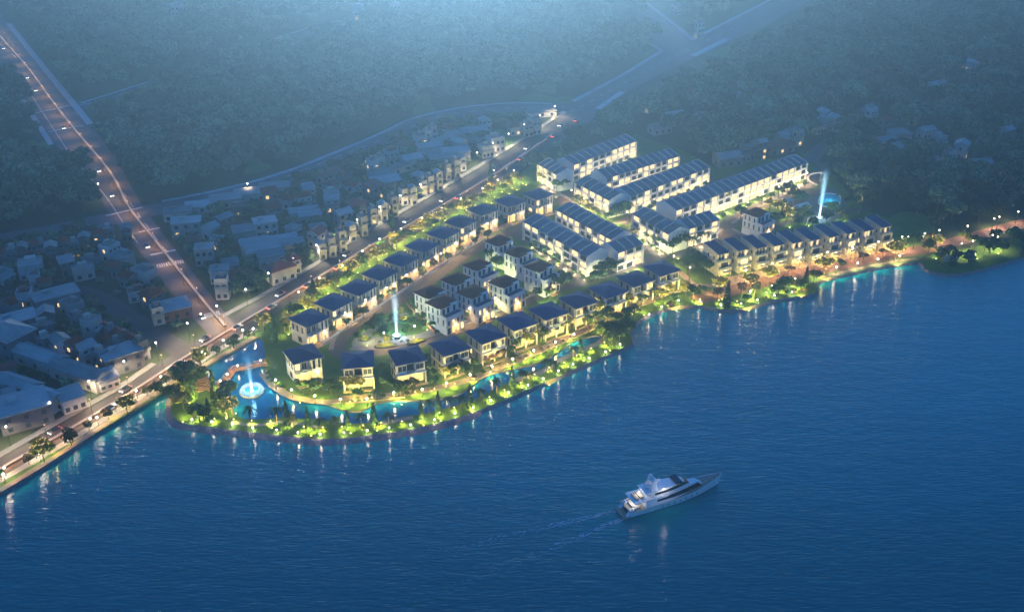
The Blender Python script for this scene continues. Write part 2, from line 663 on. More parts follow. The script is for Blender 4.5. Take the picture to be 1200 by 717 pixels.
def ribbon_pts(pts, wdt, off=0.0):
    n = len(pts)
    L, Rr = [], []
    for i in range(n):
        a, b = pts[max(0, i - 1)], pts[min(n - 1, i + 1)]
        d = (b - a)
        d.z = 0
        d.normalize()
        q = Vector((-d.y, d.x, 0))
        ww = wdt[i] if isinstance(wdt, list) else wdt
        L.append(pts[i] + q * (off + ww / 2))
        Rr.append(pts[i] + q * (off - ww / 2))
    return L, Rr


def ribbon(name, pts, wdt, z, m, off=0.0, h=0.0, kind='structure', mb=None, step=4.0, px=True):
    g = smooth([G(*p) for p in pts], step) if px else pts
    L, Rr = ribbon_pts(g, wdt, off)
    own = mb is None
    mb = mb or MB()
    zt = z + h
    for i in range(len(g) - 1):
        a, b, c, d = Rr[i], Rr[i + 1], L[i + 1], L[i]
        mb.poly([(a.x, a.y, zt), (b.x, b.y, zt), (c.x, c.y, zt), (d.x, d.y, zt)])
        if h:
            mb.poly([(a.x, a.y, 0), (b.x, b.y, 0), (b.x, b.y, zt), (a.x, a.y, zt)])
            mb.poly([(c.x, c.y, 0), (d.x, d.y, 0), (d.x, d.y, zt), (c.x, c.y, zt)])
    if own:
        return tag(mb.build(name, m), kind=kind)


def edge_road(name, le, re, z, m):
    """a road between two edge polylines with the same number of pixels"""
    a = smooth([G(*p) for p in le], 1e9)
    b = smooth([G(*p) for p in re], 1e9)
    mb = MB()
    for i in range(len(a) - 1):
        mb.poly([(p.x, p.y, z) for p in (b[i], b[i + 1], a[i + 1], a[i])])
    return tag(mb.build(name, m), kind='structure')


# the development's own ground: lawn over the whole estate and the peninsula
ESTATE = [(203, 452), (243, 424), (300, 388), (330, 366), (420, 312), (500, 267), (560, 232), (625, 193), (668, 178), (745, 158), (800, 176), (835, 195),
          (945, 180), (985, 215), (1010, 245), (1050, 258), (1100, 282), (1077, 306)]
est = [G(*p) for p in ESTATE]
sh2 = [p for p in shore if G(203, 452).x - 1 <= p.x <= G(1077, 307).x + 1]
i0 = min(range(len(shore)), key=lambda i: (shore[i] - G(203, 452)).length)
i1 = min(range(len(shore)), key=lambda i: (shore[i] - G(1077, 307)).length)
inner = shore[i0 + 1:i1]
sheet('lawn', [est + list(reversed(inner)), pond], 0.02, M['lawn'])
i2 = min(range(len(shore)), key=lambda i: (shore[i] - G(1200, 301)).length)
sheet('lakeside_lawn', [shore[i1:i2] + [G(1200, 278), G(1140, 290), G(1095, 297)]], 0.024, M['lawn'])
# stone bank at the foot of the lawn
mb = MB()
for i in range(i0, i2):
    a, b = shore[i], shore[i + 1]
    d = (b - a).normalized()
    q = Vector((d.y, -d.x, 0))
    d2 = (shore[min(i + 2, len(shore) - 1)] - b).normalized()
    q2 = Vector((d2.y, -d2.x, 0))
    ww = 2.4 if P(a)[0] < 560 else 0.9
    w2 = 2.4 if P(b)[0] < 560 else 0.9
    mb.poly([(a.x, a.y, 0.03), (b.x, b.y, 0.03), (b.x + q2.x * w2, b.y + q2.y * w2, WZ - 0.1), (a.x + q.x * ww, a.y + q.y * ww, WZ - 0.1)])
tag(mb.build('stone_bank', M['stone']), kind='structure')

# clearings in the woods
for k, (x, y, rx, ry) in enumerate([(497, 125, 11, 14), (300, 195, 14, 9), (640, 119, 34, 8), (45, 178, 14, 14), (845, 62, 20, 7), (1060, 262, 42, 12), (470, 205, 22, 12), (300, 300, 22, 16),
                                    (590, 165, 18, 12), (130, 430, 26, 14), (15, 425, 16, 12), (640, 103, 14, 7), (420, 245, 12, 9)]):
    pts = []
    for i in range(22):
        t = 2 * math.pi * i / 22
        r = 1 + 0.22 * math.sin(3 * t + k) + 0.12 * math.sin(5 * t + 2 * k)
        pts.append(G(x + rx * r * math.cos(t), y + ry * r * math.sin(t)))
    sheet('meadow', [pts], 0.012 + 0.001 * k, M['clearing'])

# ------------------------------------------------------------------ roads
MAIN_L = [(-60, 571), (0, 538), (68, 499), (137, 460), (199, 417), (239, 393), (268, 374), (320, 343), (380, 307), (420, 280), (484, 244), (547, 207), (588, 182), (658, 137)]
MAIN_R = [(-60, 592), (0, 559), (82, 512), (150, 470), (210, 434), (252, 407), (284, 389), (330, 362), (390, 327), (430, 306), (498, 268), (560, 232), (604, 204), (684, 146)]
edge_road('main_road', MAIN_L, MAIN_R, 0.034, M['asphalt'])
edge_road('far_road', [(650, 137), (690, 109), (733, 85), (776, 60), (811, 48), (889, 8), (940, -20)], [(688, 145), (710, 126), (745, 102), (790, 79), (840, 57), (905, 26), (985, -20)], 0.038, M['worn_asphalt'])
def mid(a, b):
    return smooth([(G(*p) + G(*q)) / 2 for p, q in zip(a, b)], 3.0)


ribbon('light_trail_paint', mid(MAIN_L, MAIN_R), 3.2, 0.040, M['light_trail_paint'], off=-1.6, px=False)  # light trails of the main road painted as a coloured band
BRANCH = [(-60, 296), (0, 282), (60, 271), (122, 258), (160, 250), (200, 241), (260, 229), (330, 209), (400, 182), (445, 165), (484, 148), (530, 134), (600, 127), (672, 126)]
ribbon('branch_road', BRANCH, 16.0, 0.030, M['worn_asphalt'])
edge_road('wide_road', [(-40, 50), (-12, 72), (18, 102), (36, 131), (60, 164), (109, 213), (128, 252), (160, 290), (187, 325), (220, 366), (246, 394)],
          [(-60, -60), (-10, 5), (38, 60), (72, 102), (105, 142), (140, 194), (166, 240), (192, 276), (216, 306), (250, 350), (278, 384)], 0.042, M['worn_asphalt'])
ribbon('light_trail_paint', mid([(-12, 72), (18, 102), (36, 131), (60, 164), (109, 213), (128, 252), (160, 290), (187, 325), (220, 366), (246, 394)], [(-10, 5), (38, 60), (72, 102), (105, 142), (140, 194), (166, 240), (192, 276), (216, 306), (250, 350), (278, 384)]), 5.0, 0.050, M['light_trail_paint'], off=1.6, px=False)  # same painted light trails on the wide road
ribbon('wood_road', [(85, 127), (112, 120), (144, 110), (205, 93), (280, 68), (365, 38), (450, 20), (560, -6), (620, -30)], 15.0, 0.026, M['worn_asphalt'])
edge_road('crossing_road', [(776, 60), (745, 38), (715, 15), (670, -25)], [(816, 47), (788, 24), (762, 6), (725, -25)], 0.031, M['worn_asphalt'])
ribbon('side_road', [(-30, 352), (40, 340), (97, 342), (130, 358), (165, 380), (215, 412)], 9.0, 0.028, M['asphalt'])
ribbon('hill_road', [(948, 190), (962, 174), (990, 160), (1040, 141), (1100, 118), (1140, 108), (1230, 86), (1300, 70)], 9.0, 0.027, M['worn_asphalt'])
ribbon('lakeside_road', [(815, 352), (838, 345), (875, 336), (920, 324), (975, 313), (1018, 304), (1082, 292), (1110, 286), (1150, 275), (1200, 262), (1280, 243)], 8.0, 0.044, M['brick_pave'])
ribbon('estate_street', [(640, 258), (600, 271), (560, 290), (520, 317), (480, 343), (440, 368), (410, 386), (398, 398), (395, 410), (405, 419)], 6.5, 0.046, M['street'])
ribbon('lake_villa_street', [(405, 419), (440, 413), (480, 405), (530, 390), (570, 374), (620, 352), (660, 337), (700, 327), (740, 312), (775, 300)], 5.5, 0.050, M['street'])
ribbon('crescent_street', [(604, 271), (630, 291), (655, 310), (684, 330)], 5.5, 0.054, M['street'])
ribbon('row_house_street', [(636, 216), (660, 236), (690, 257), (722, 276), (754, 290), (780, 299), (812, 293), (842, 281), (855, 262), (880, 247), (920, 228), (962, 208), (962, 190)], 7.5, 0.058, M['street'])
ribbon('row_house_lane', [(728, 262), (760, 244), (800, 226), (840, 210)], 6.0, 0.062, M['street'])
ribbon('upper_lane', [(660, 232), (690, 218), (730, 205), (770, 192)], 6.0, 0.064, M['street'])
ribbon('slim_villa_street', [(850, 268), (872, 279), (900, 268), (940, 256), (980, 249), (1020, 244)], 5.0, 0.066, M['street'])
ribbon('garden_path', [(797, 319), (815, 334), (840, 335), (852, 345)], 3.0, 0.048, M['tan'])

# pale pavements with a real kerb
SW = [[(-60, 566), (0, 533), (68, 494), (137, 455), (180, 426)], [(262, 370), (320, 339), (380, 303), (420, 276), (484, 240), (547, 203), (588, 178), (640, 145), (656, 133)],
      [(-60, 596), (0, 563), (82, 516), (150, 474), (214, 437), (256, 410), (300, 385)]]
for pts in SW:
    ribbon('pavement', pts, 2.6, 0.0, M['path'], h=0.14)
for pts, wd in (([(190, 236), (260, 222), (330, 203), (400, 176), (449, 155), (484, 139), (537, 127), (600, 121), (648, 122)], 2.0), ([(671, 119), (733, 86), (776, 60)], 2.6), ([(811, 47), (889, 7), (930, -14)], 2.6),
                ([(700, 128), (729, 108)], 3.0), ([(812, 66), (852, 46)], 4.0), ([(95, 121), (205, 86), (365, 32), (410, 24)], 1.6), ([(758, 4), (812, 47)], 2.0), ([(760, 51), (775, 60)], 2.0),
                ([(10, 28), (60, 90), (106, 146)], 3.2), ([(18, 104), (60, 170)], 2.4), ([(1100, 115), (1138, 106)], 4.0),
                ([(648, 137), (662, 131)], 3.0)):
    ribbon('pavement', pts, wd * 1.25, 0.0, M['pale_kerb'], h=0.14)
for pts in ([(585, 268), (560, 283), (520, 310), (480, 336), (440, 361), (408, 381), (392, 395), (388, 410)], [(612, 268), (637, 287), (662, 306), (690, 323)], [(410, 409), (440, 408), (480, 400), (530, 385), (570, 369), (620, 347), (655, 333)],
            [(655, 226), (690, 249), (712, 262), (736, 260)], [(737, 268), (760, 283), (778, 292), (800, 289), (835, 276), (846, 268)], [(858, 262), (882, 246), (922, 227), (944, 214)],
            [(664, 238), (703, 265), (712, 270)], [(858, 268), (874, 277)], [(690, 322), (706, 325), (730, 318), (756, 306)]):
    ribbon('pavement', pts, 1.8, 0.0, M['path'], h=0.13)
# lakeside promenade strips
ribbon('grass_verge', [(-60, 601), (0, 568), (82, 521), (150, 480), (225, 436), (270, 410), (305, 390)], 4.0, 0.036, M['lawn'])
ribbon('lake_walk', [(-60, 605), (0, 574), (60, 538), (120, 499), (165, 471), (210, 445), (262, 415), (300, 394)], 2.2, 0.05, M['tan'])
ribbon('lake_walk', [(960, 326), (1000, 316), (1040, 308), (1075, 303)], 2.0, 0.05, M['tan'])
ribbon('lake_walk', [(270, 494), (285, 497), (305, 498), (330, 494), (372, 500)], 1.4, 0.05, M['path'])
ribbon('lake_walk', [(448, 496), (478, 490), (484, 489)], 2.0, 0.052, M['path'])
ribbon('lake_walk', [(600, 446), (634, 436), (660, 420), (700, 403), (712, 394)], 2.4, 0.05, M['path'])
ribbon('garden_terrace', [(308, 437), (320, 452), (345, 466), (380, 471), (400, 470)], 3.0, 0.05, M['tan'])
ribbon('garden_terrace', [(400, 467), (440, 464), (470, 462), (505, 456), (545, 446), (580, 432), (620, 415), (660, 398), (700, 380), (730, 365), (770, 348)], 3.4, 0.052, M['tan'])
ribbon('slim_villa_forecourt', [(845, 332), (880, 324), (920, 316), (975, 305), (1045, 291)], 7.0, 0.04, M['tan'])


# left bank of villas: paved forecourts
ribbon('villa_forecourt', [(372, 404), (400, 384), (430, 365), (470, 337), (520, 303), (560, 278), (600, 262)], 4.0, 0.042, M['tan'])

# painted marks: lane lines, stop lines, zebra crossings
mk = MB()


def dash(pts, wd, z, on, off_):
    g = smooth([G(*p) for p in pts], 1.0)
    acc, keep, seg = 0.0, True, [g[0]]
    for a, b in zip(g, g[1:]):
        acc += (b - a).length
        if keep: seg.append(b)
        if acc > (on if keep else off_):
            if keep and len(seg) > 1:
                ribbon('', seg, wd, z, None, mb=mk, px=False)
            keep = not keep
            seg = [b]
            acc = 0


dash([(-60, 581), (0, 548), (75, 505), (145, 464), (204, 426), (246, 400), (276, 381), (325, 352), (425, 293), (554, 219), (670, 141)], 0.35, 0.05, 4, 5)
dash([(-20, 62), (30, 105), (50, 132), (82, 180), (122, 228), (145, 262), (172, 300), (202, 345), (234, 382)], 0.35, 0.056, 400, 1)
dash([(-60, 8), (24, 72), (72, 135), (112, 182), (140, 220), (170, 262), (206, 310)], 0.35, 0.056, 5, 5)
dash(BRANCH[6:], 0.35, 0.045, 4, 5)
dash([(668, 132), (740, 93), (785, 69), (870, 28)], 0.35, 0.05, 4, 5)
for a, b, wd in (((40, 133), (82, 124), 1.0), ((56, 155), (98, 147), 1.0), ((124, 253), (167, 243), 1.2), ((163, 272), (187, 267), 1.2), ((176, 299), (206, 293), 1.4), ((91, 124), (106, 121), 1.0)):
    ribbon('', [G(*a), G(*b)], wd, 0.058, None, mb=mk, px=False)
for a, b in (((184, 312), (216, 306)), ((233, 372), (258, 366))):
    A, B = G(*a), G(*b)
    n = 12
    d = (B - A) / n
    q = Vector((-d.y, d.x, 0)).normalized() * 1.9
    for i in range(n):
        p0 = A + d * i
        p1 = p0 + d * 0.55
        mk.poly([(v.x, v.y, 0.06) for v in (p0 - q, p1 - q, p1 + q, p0 + q)])
tag(mk.build('road_markings', M['paint']), kind='structure')
# ------------------------------------------------------------------ buildings
ORD = ['first', 'second', 'third', 'fourth', 'fifth', 'sixth', 'seventh', 'eighth', 'ninth', 'tenth', 'eleventh', 'twelfth', 'thirteenth', 'fourteenth', 'fifteenth',
       'sixteenth', 'seventeenth', 'eighteenth', 'nineteenth', 'twentieth', 'twenty-first', 'twenty-second', 'twenty-third', 'twenty-fourth', 'twenty-fifth', 'twenty-sixth', 'twenty-seventh', 'twenty-eighth', 'twenty-ninth', 'thirtieth']
_pane = {}


def pane_mesh(m, thick=0.1):
    k = (m, thick)
    if k not in _pane:
        _pane[k] = MB().box(-0.5, -thick, 0, 0.5, 0.02, 1).mesh('window', M[m])
    return _pane[k]


def window(par, x, y, z, wd, h, rz=0.0, m='glass', name='window'):
    return link(name, pane_mesh(m), par, (x, y, z), rz, (wd, 1, h))


def framed(par, x, y, z, wd, h, rz=0.0, m='glass', frame='white'):
    """window (frame) > pane"""
    k = ('frame', frame)
    if k not in _pane:
        mb = MB()
        mb.box(-0.5, -0.14, 0, -0.42, 0.02, 1).box(0.42, -0.14, 0, 0.5, 0.02, 1).box(-0.42, -0.14, 0.93, 0.42, 0.02, 1).box(-0.42, -0.14, 0, 0.42, 0.02, 0.07).box(-0.03, -0.12, 0.07, 0.03, 0.02, 0.93)
        _pane[k] = mb.mesh('window', M[frame])
    f = link('window', _pane[k], par, (x, y, z), rz, (wd, 1, h))
    link('pane', pane_mesh(m, 0.05), f, (0, 0, 0.07), 0, (0.84, 1, 0.86))
    return f


def hip_roof(mb, x0, y0, x1, y1, z, rise, over=0.8, th=0.28, ridge=0.35, mr=0, mf=1):
    x0 -= over; y0 -= over; x1 += over; y1 += over
    mb.box(x0, y0, z, x1, y1, z + th, mf)
    w_, d_ = x1 - x0, y1 - y0
    zz = z + th + 0.004
    if w_ >= d_:
        r = max((w_ - d_) / 2, w_ * ridge * 0.2)
        cx, cyy = (x0 + x1) / 2, (y0 + y1) / 2
        a, b = (cx - r, cyy, zz + rise), (cx + r, cyy, zz + rise)
        p = [(x0, y0, zz), (x1, y0, zz), (x1, y1, zz), (x0, y1, zz)]
        mb.poly([p[0], p[1], b, a], mr); mb.poly([p[2], p[3], a, b], mr)
        mb.poly([p[1], p[2], b], mr); mb.poly([p[3], p[0], a], mr)
    else:
        r = max((d_ - w_) / 2, 0.3)
        cx, cyy = (x0 + x1) / 2, (y0 + y1) / 2
        a, b = (cx, cyy - r, zz + rise), (cx, cyy + r, zz + rise)
        p = [(x0, y0, zz), (x1, y0, zz), (x1, y1, zz), (x0, y1, zz)]
        mb.poly([p[1], p[2], b, a], mr); mb.poly([p[3], p[0], a, b], mr)
        mb.poly([p[0], p[1], a], mr); mb.poly([p[2], p[3], b], mr)


def rail_bm(x0, x1, y, z, h=1.0, d=1.2):
    mb = MB()
    mb.box(x0, y, z, x1, y + 0.06, z + h, 0)
    mb.box(x0, y + 0.06, z, x0 + 0.06, y + d, z + h, 0)
    mb.box(x1 - 0.06, y + 0.06, z, x1, y + d, z + h, 0)
    mb.box(x0 - 0.03, y - 0.03, z + h, x1 + 0.03, y + 0.09, z + h + 0.07, 1)
    return mb


def porch(par, x, y, z, power, col=WARM, r=0.25):
    f = MB().ball((0, 0, 0), 0.16, 8, 5).build('porch_light', M['lamp'], par, (x, y, z))
    lamp_light('porch_glow', f, (0, 0, -0.3), power * 0.5, col, r)


def lake_villa():
    t = empty('lake_villa', (0, 0, 0))
    wl = MB()
    wl.box(-5.0, -3.4, 0, 5.0, 5.2, 9.0, 0)
    wl.box(-5.06, -3.46, 4.35, 5.06, 5.26, 4.6, 1)
    wl.box(-4.4, 5.26, 0, 2.2, 6.6, 5.6, 0)
    wl.build('wall', [M['grey'], M['white']], t)
    mb = MB(); hip_roof(mb, -5.0, -5.0, 5.0, 5.2, 9.0, 1.9, 0.75)
    mb.build('roof', [M['blue_roof'], M['grey']], t)
    for sx in (-1, 1):
        b = MB().box(-1.75, -1.45, 0, 1.75, 0, 3.7).build('bay', M['white'], t, (sx * 3.2, -3.42, 5.1))
        framed(b, -0.75, -1.45, 0.9, 1.35, 2.1, 0, 'glass_dark' if sx < 0 else 'glass', 'grey')
        framed(b, 0.75, -1.45, 0.9, 1.35, 2.1, 0, 'glass', 'grey')
    window(t, 0, -3.42, 5.2, 2.3, 2.6, 0, 'glass_dark', 'balcony_door')
    MB().box(-5.4, -5.5, 4.6, 5.4, -3.42, 4.95).build('terrace_roof', M['white'], t)
    rail_bm(-1.4, 1.4, -5.4, 4.95, 0.95, 1.9).build('balcony_rail', [M['rail'], M['metal']], t)
    for x in (-5.1, 0, 5.1):
        MB().box(-0.22, -0.22, 0, 0.22, 0.22, 4.6).build('column', M['white'], t, (x, -5.2, 0))
    for x in (-3.4, -1.2, 1.3, 3.5):
        window(t, x, -3.42, 0.25, 1.9, 3.3, 0, 'glass_lit', 'terrace_door')
    for y in (-1.2, 2.6):
        window(t, -5.0, y, 5.2, 0.9, 2.9, R(-90), 'glass_dark')
        window(t, -5.0, y, 0.8, 0.9, 2.8, R(-90), 'glass')
        window(t, 5.0, y, 5.2, 0.9, 2.6, R(90), 'glass')
    for x in (-2.8, 1.2, 3.6):
        window(t, x, 5.2, 5.4, 1.2, 2.0, R(180), 'glass')
    MB().box(-5.6, -6.6, 0, 5.6, -5.5, 0.35).build('terrace_step', M['tan'], t)
    porch(t, -2.4, -4.5, 4.3, 420)
    porch(t, 2.5, -4.5, 4.3, 420)
    return t


def street_villa():
    t = empty('street_villa', (0, 0, 0))
    wl = MB()
    wl.box(-4.9, -3.6, 0, 4.9, 5.0, 9.0, 0)
    wl.box(1.2, -4.9, 0, 4.9, -3.6, 9.0, 1)
    wl.box(-4.96, -3.66, 4.3, 1.2, 5.06, 4.55, 1)
    wl.build('wall', [M['beige'], M['white']], t)
    mb = MB(); hip_roof(mb, -4.9, -4.9, 4.9, 5.0, 9.0, 1.9, 0.75)
    mb.build('roof', [M['blue_roof'], M['grey']], t)
    for x, m_ in ((2.0, 'glass_dark'), (3.9, 'glass_dark')):
        window(t, x, -4.9, 5.0, 0.7, 3.4, 0, m_)
        window(t, x, -4.9, 0.7, 0.7, 3.0, 0, 'glass_lit')
    for z in (4.55,):
        MB().box(-4.9, -5.2, z, 1.2, -3.62, z + 0.3).build('balcony', M['white'], t)
    rail_bm(-4.8, 1.1, -5.1, 4.85, 0.95, 1.4).build('balcony_rail', [M['rail'], M['metal']], t)
    for x in (-3.6, -1.2):
        framed(t, x, -3.62, 5.1, 1.9, 2.9, 0, 'glass', 'white')
        window(t, x, -3.62, 0.3, 1.9, 3.2, 0, 'glass_lit', 'terrace_door')
    MB().box(-0.2, -0.2, 0, 0.2, 0.2, 4.55).build('column', M['white'], t, (-4.6, -4.9, 0))
    for y in (-1.6, 1.2, 3.6):
        window(t, -4.9, y, 5.2, 0.9, 2.4, R(-90), 'glass_dark')
    window(t, -4.9, 0.2, 0.9, 2.0, 2.2, R(-90), 'glass')
    for y in (-1.0, 2.6):
        window(t, 4.9, y, 5.2, 0.9, 2.4, R(90), 'glass')
    for x in (-2.8, 2.6):
        window(t, x, 5.0, 5.4, 1.2, 2.0, R(180), 'glass')
    MB().box(-4.9, -7.4, 0, 4.9, -5.4, 0.25).build('front_step', M['tan'], t)
    porch(t, -1.8, -4.5, 4.2, 480)
    porch(t, 2.9, -5.4, 3.9, 320)
    return t


def white_villa():
    t = empty('white_villa', (0, 0, 0))
    wl = MB()
    wl.box(-4.6, -3.0, 0, 4.6, 5.0, 10.0, 0)
    wl.box(-4.6, -6.4, 0, 4.6, -3.0, 6.9, 0)
    wl.box(-4.66, -6.46, 3.35, 4.66, 5.06, 3.55, 1)
    wl.build('wall', [M['white'], M['grey']], t)
    mb = MB()
    hip_roof(mb, -4.6, -1.6, 4.6, 5.0, 10.0, 1.7, 0.55, ridge=0.5)
    hip_roof(mb, -4.2, -3.0, 0.4, -0.6, 10.008, 1.1, 0.5)
    mb.build('roof', [M['brown_roof'], M['white']], t)
    tr = MB()
    tr.box(-4.4, -6.2, 6.9, 4.4, -3.02, 6.98, 0)
    tr.build('terrace', M['blue_roof'], t)
    pr = MB()
    pr.box(-4.6, -6.4, 6.904, 4.6, -6.2, 7.7).box(-4.6, -6.2, 6.904, -4.4, -3.01, 7.7).box(4.4, -6.2, 6.904, 4.6, -3.01, 7.7)
    pr.build('parapet', M['white'], t)
    for x in (-2.9, -0.6, 2.6):
        window(t, x, -3.0, 7.2, 1.2, 2.4, 0, 'glass_dark')
    for x in (-3.4, -1.1, 1.2, 3.4):
        framed(t, x, -6.4, 3.9, 1.3, 2.2, 0, 'glass', 'beige')
        window(t, x, -6.4, 0.4, 1.3, 2.5, 0, 'glass_lit' if abs(x) < 2 else 'glass')
    for y in (-4.6, -1.6, 1.2, 3.6):
        window(t, -4.6, y, 4.0, 0.7, 2.2, R(-90), 'glass_dark')
        window(t, 4.6, y, 4.0, 0.7, 2.2, R(90), 'glass')
        if y > -2:
            window(t, -4.6, y, 7.2, 0.7, 2.1, R(-90), 'glass_dark')
            window(t, 4.6, y, 7.2, 0.7, 2.1, R(90), 'glass_dark')
    for x in (-2.8, 0, 2.8):
        window(t, x, 5.0, 7.2, 1.1, 2.0, R(180), 'glass')
        window(t, x, 5.0, 3.9, 1.1, 2.0, R(180), 'glass')
    MB().box(-1.6, -8.4, 0, 1.6, -6.46, 0.3).build('front_step', M['tan'], t)
    porch(t, 0.0, -7.0, 3.4, 420)
    return t


def slim_villa():
    t = empty('slim_villa', (0, 0, 0))
    wl = MB()
    wl.box(-3.1, -3.4, 0, 3.1, 6.6, 9.6, 0)
    wl.box(-3.1, -5.0, 0, 3.1, -3.4, 6.4, 1)
    wl.box(-3.1, -6.2, 3.0, 3.1, -5.0, 3.4, 1)
    for x in (-3.1, 2.85):
        n = len(wl.v)
        wl.hull8([(x, -3.8, 9.3), (x + 0.25, -3.8, 9.3), (x + 0.25, 6.8, 9.3), (x, 6.8, 9.3), (x, -3.8, 9.95), (x + 0.25, -3.8, 9.95), (x + 0.25, 6.8, 11.15), (x, 6.8, 11.15)], 1)
    wl.build('wall', [M['beige'], M['beige']], t)
    rf = MB()
    rf.hull8([(-2.84, -4.0, 9.62), (2.84, -4.0, 9.62), (2.84, 6.78, 9.62), (-2.84, 6.78, 9.62), (-2.84, -4.0, 9.8), (2.84, -4.0, 9.8), (2.84, 6.78, 11.0), (-2.84, 6.78, 11.0)])
    rf.build('roof', M['blue_roof'], t)
    for x in (-1.6, 0.0, 1.6):
        window(t, x, -3.4, 6.9, 0.9, 2.1, 0, 'glass_row')
    rail_bm(-3.0, 3.0, -5.0, 6.4, 0.9, 1.5).build('balcony_rail', [M['rail'], M['metal']], t)
    rail_bm(-3.0, 3.0, -6.2, 3.4, 0.9, 1.15).build('balcony_rail', [M['rail'], M['metal']], t)
    window(t, 0, -5.0, 3.6, 3.6, 2.4, 0, 'glass', 'balcony_door')
    window(t, 0.3, -5.0, 0.15, 3.8, 2.6, 0, 'glass_lit', 'garage_glass')
    for x in (-2.9, 2.9):
        MB().box(-0.15, -0.15, 0, 0.15, 0.15, 3.0).build('column', M['beige'], t, (x, -6.0, 0))
    MB().box(-1.9, -7.6, 2.55, 2.3, -6.2, 2.65).build('glass_canopy', M['rail'], t)
    for y in (-1.5, 2.4):
        window(t, -3.1, y, 6.6, 0.7, 1.6, R(-90), 'glass_dark')
        window(t, -3.1, y, 3.6, 0.7, 1.6, R(-90), 'glass')
        window(t, 3.1, y, 6.6, 0.7, 1.6, R(90), 'glass_dark')
    porch(t, 0.2, -5.9, 2.7, 380, YEL)
    return t


def place(proto, px, z, rz, label, cat, group, first, dz=0.0):
    o = proto if first else copy_tree(proto)
    g = G(*px, z)
    o.location = (g.x, g.y, 0.03)
    o.rotation_euler = (0, 0, rz)
    tag(o, label, cat, group)
    return o


VILLAS = []
pv = lake_villa()
LV = [((419, 421), 8), ((477, 416), 20), ((527, 405), 33), ((570, 391), 35), ((607, 376), 35), ((643, 364), 35), ((678, 351), 35), ((713, 339), 35), ((745, 326), 34), ((776, 314), 33)]
EXTRA = ['behind a yellow-lit tree', 'with an open lit terrace', 'beside green garden trees', 'with pink shrubs before its terrace', 'above the widest lawn', 'behind golden trees', 'before the curve of the stream',
         'above the end of the stream', 'opposite the row house corner', 'at the bend of the street']
for i, (p, a) in enumerate(LV):
    VILLAS.append(place(pv, p, 9.4, R(a), f'{ORD[i]} blue-roofed villa from the left in the lakeside row, {EXTRA[i]}', 'villa', 'blue-roofed villas along the lake', i == 0))
pn = street_villa()
LN = [((362, 372), 50), ((391, 353), 54), ((420, 336), 55), ((445, 319), 55), ((470, 303), 55), ((495, 287), 55), ((519, 272), 55), ((540, 259), 54), ((566, 245), 43), ((598, 235), 41), ((631, 227), 41)]
for i, (p, a) in enumerate(LN):
    VILLAS.append(place(pn, p, 9.4, R(a), f'{ORD[i]} blue-roofed villa from the left in the row beside the main road', 'villa', 'blue-roofed villas along the main road', i == 0))
VILLAS.append(place(pn, (355, 414), 9.4, R(30), 'blue-roofed white villa standing alone at the bank of the fountain pond', 'villa', None, False))
if 'group' in VILLAS[-1]: del VILLAS[-1]['group']
pd = white_villa()
LD = [((506, 343), 'left end of the back row, nearest the roundabout'), ((537, 328), 'middle of the back row behind two others'), ((562, 311), 'right end of the back row beside green-lit trees'),
      ((587, 283), 'topmost of the three by the crescent street'), ((610, 296), 'middle one of the three by the crescent street'), ((634, 313), 'lowest of the three by the crescent street'),
      ((520, 355), 'front row, left corner by the garden hedge'), ((556, 343), 'front row, between two others'), ((593, 331), 'front row, right corner beside dark trees')]
for i, (p, tx) in enumerate(LD):
    o = place(pd, p, 10.2, R(46), f'white brown-roofed villa, {tx}', 'villa', 'white villas with brown roofs', i == 0)
    VILLAS.append(o)
o = place(pd, (889, 250), 10.2, R(40), 'white brown-roofed clubhouse with a balcony beside the water park', 'clubhouse', None, False)
if 'group' in o: del o['group']
VILLAS.append(o)
pslim = slim_villa()
LS = [(842, 293), (865, 289), (886, 286), (907, 283), (928, 280), (949, 277), (971, 273), (991, 269), (1012, 266), (1032, 262)]
for i, p in enumerate(LS):
    VILLAS.append(place(pslim, p, 9.8, R(26), f'{ORD[i]} narrow three-storey house from the left in the lakeside row at the right', 'house', 'narrow houses by the brick lakeside road', i == 0))


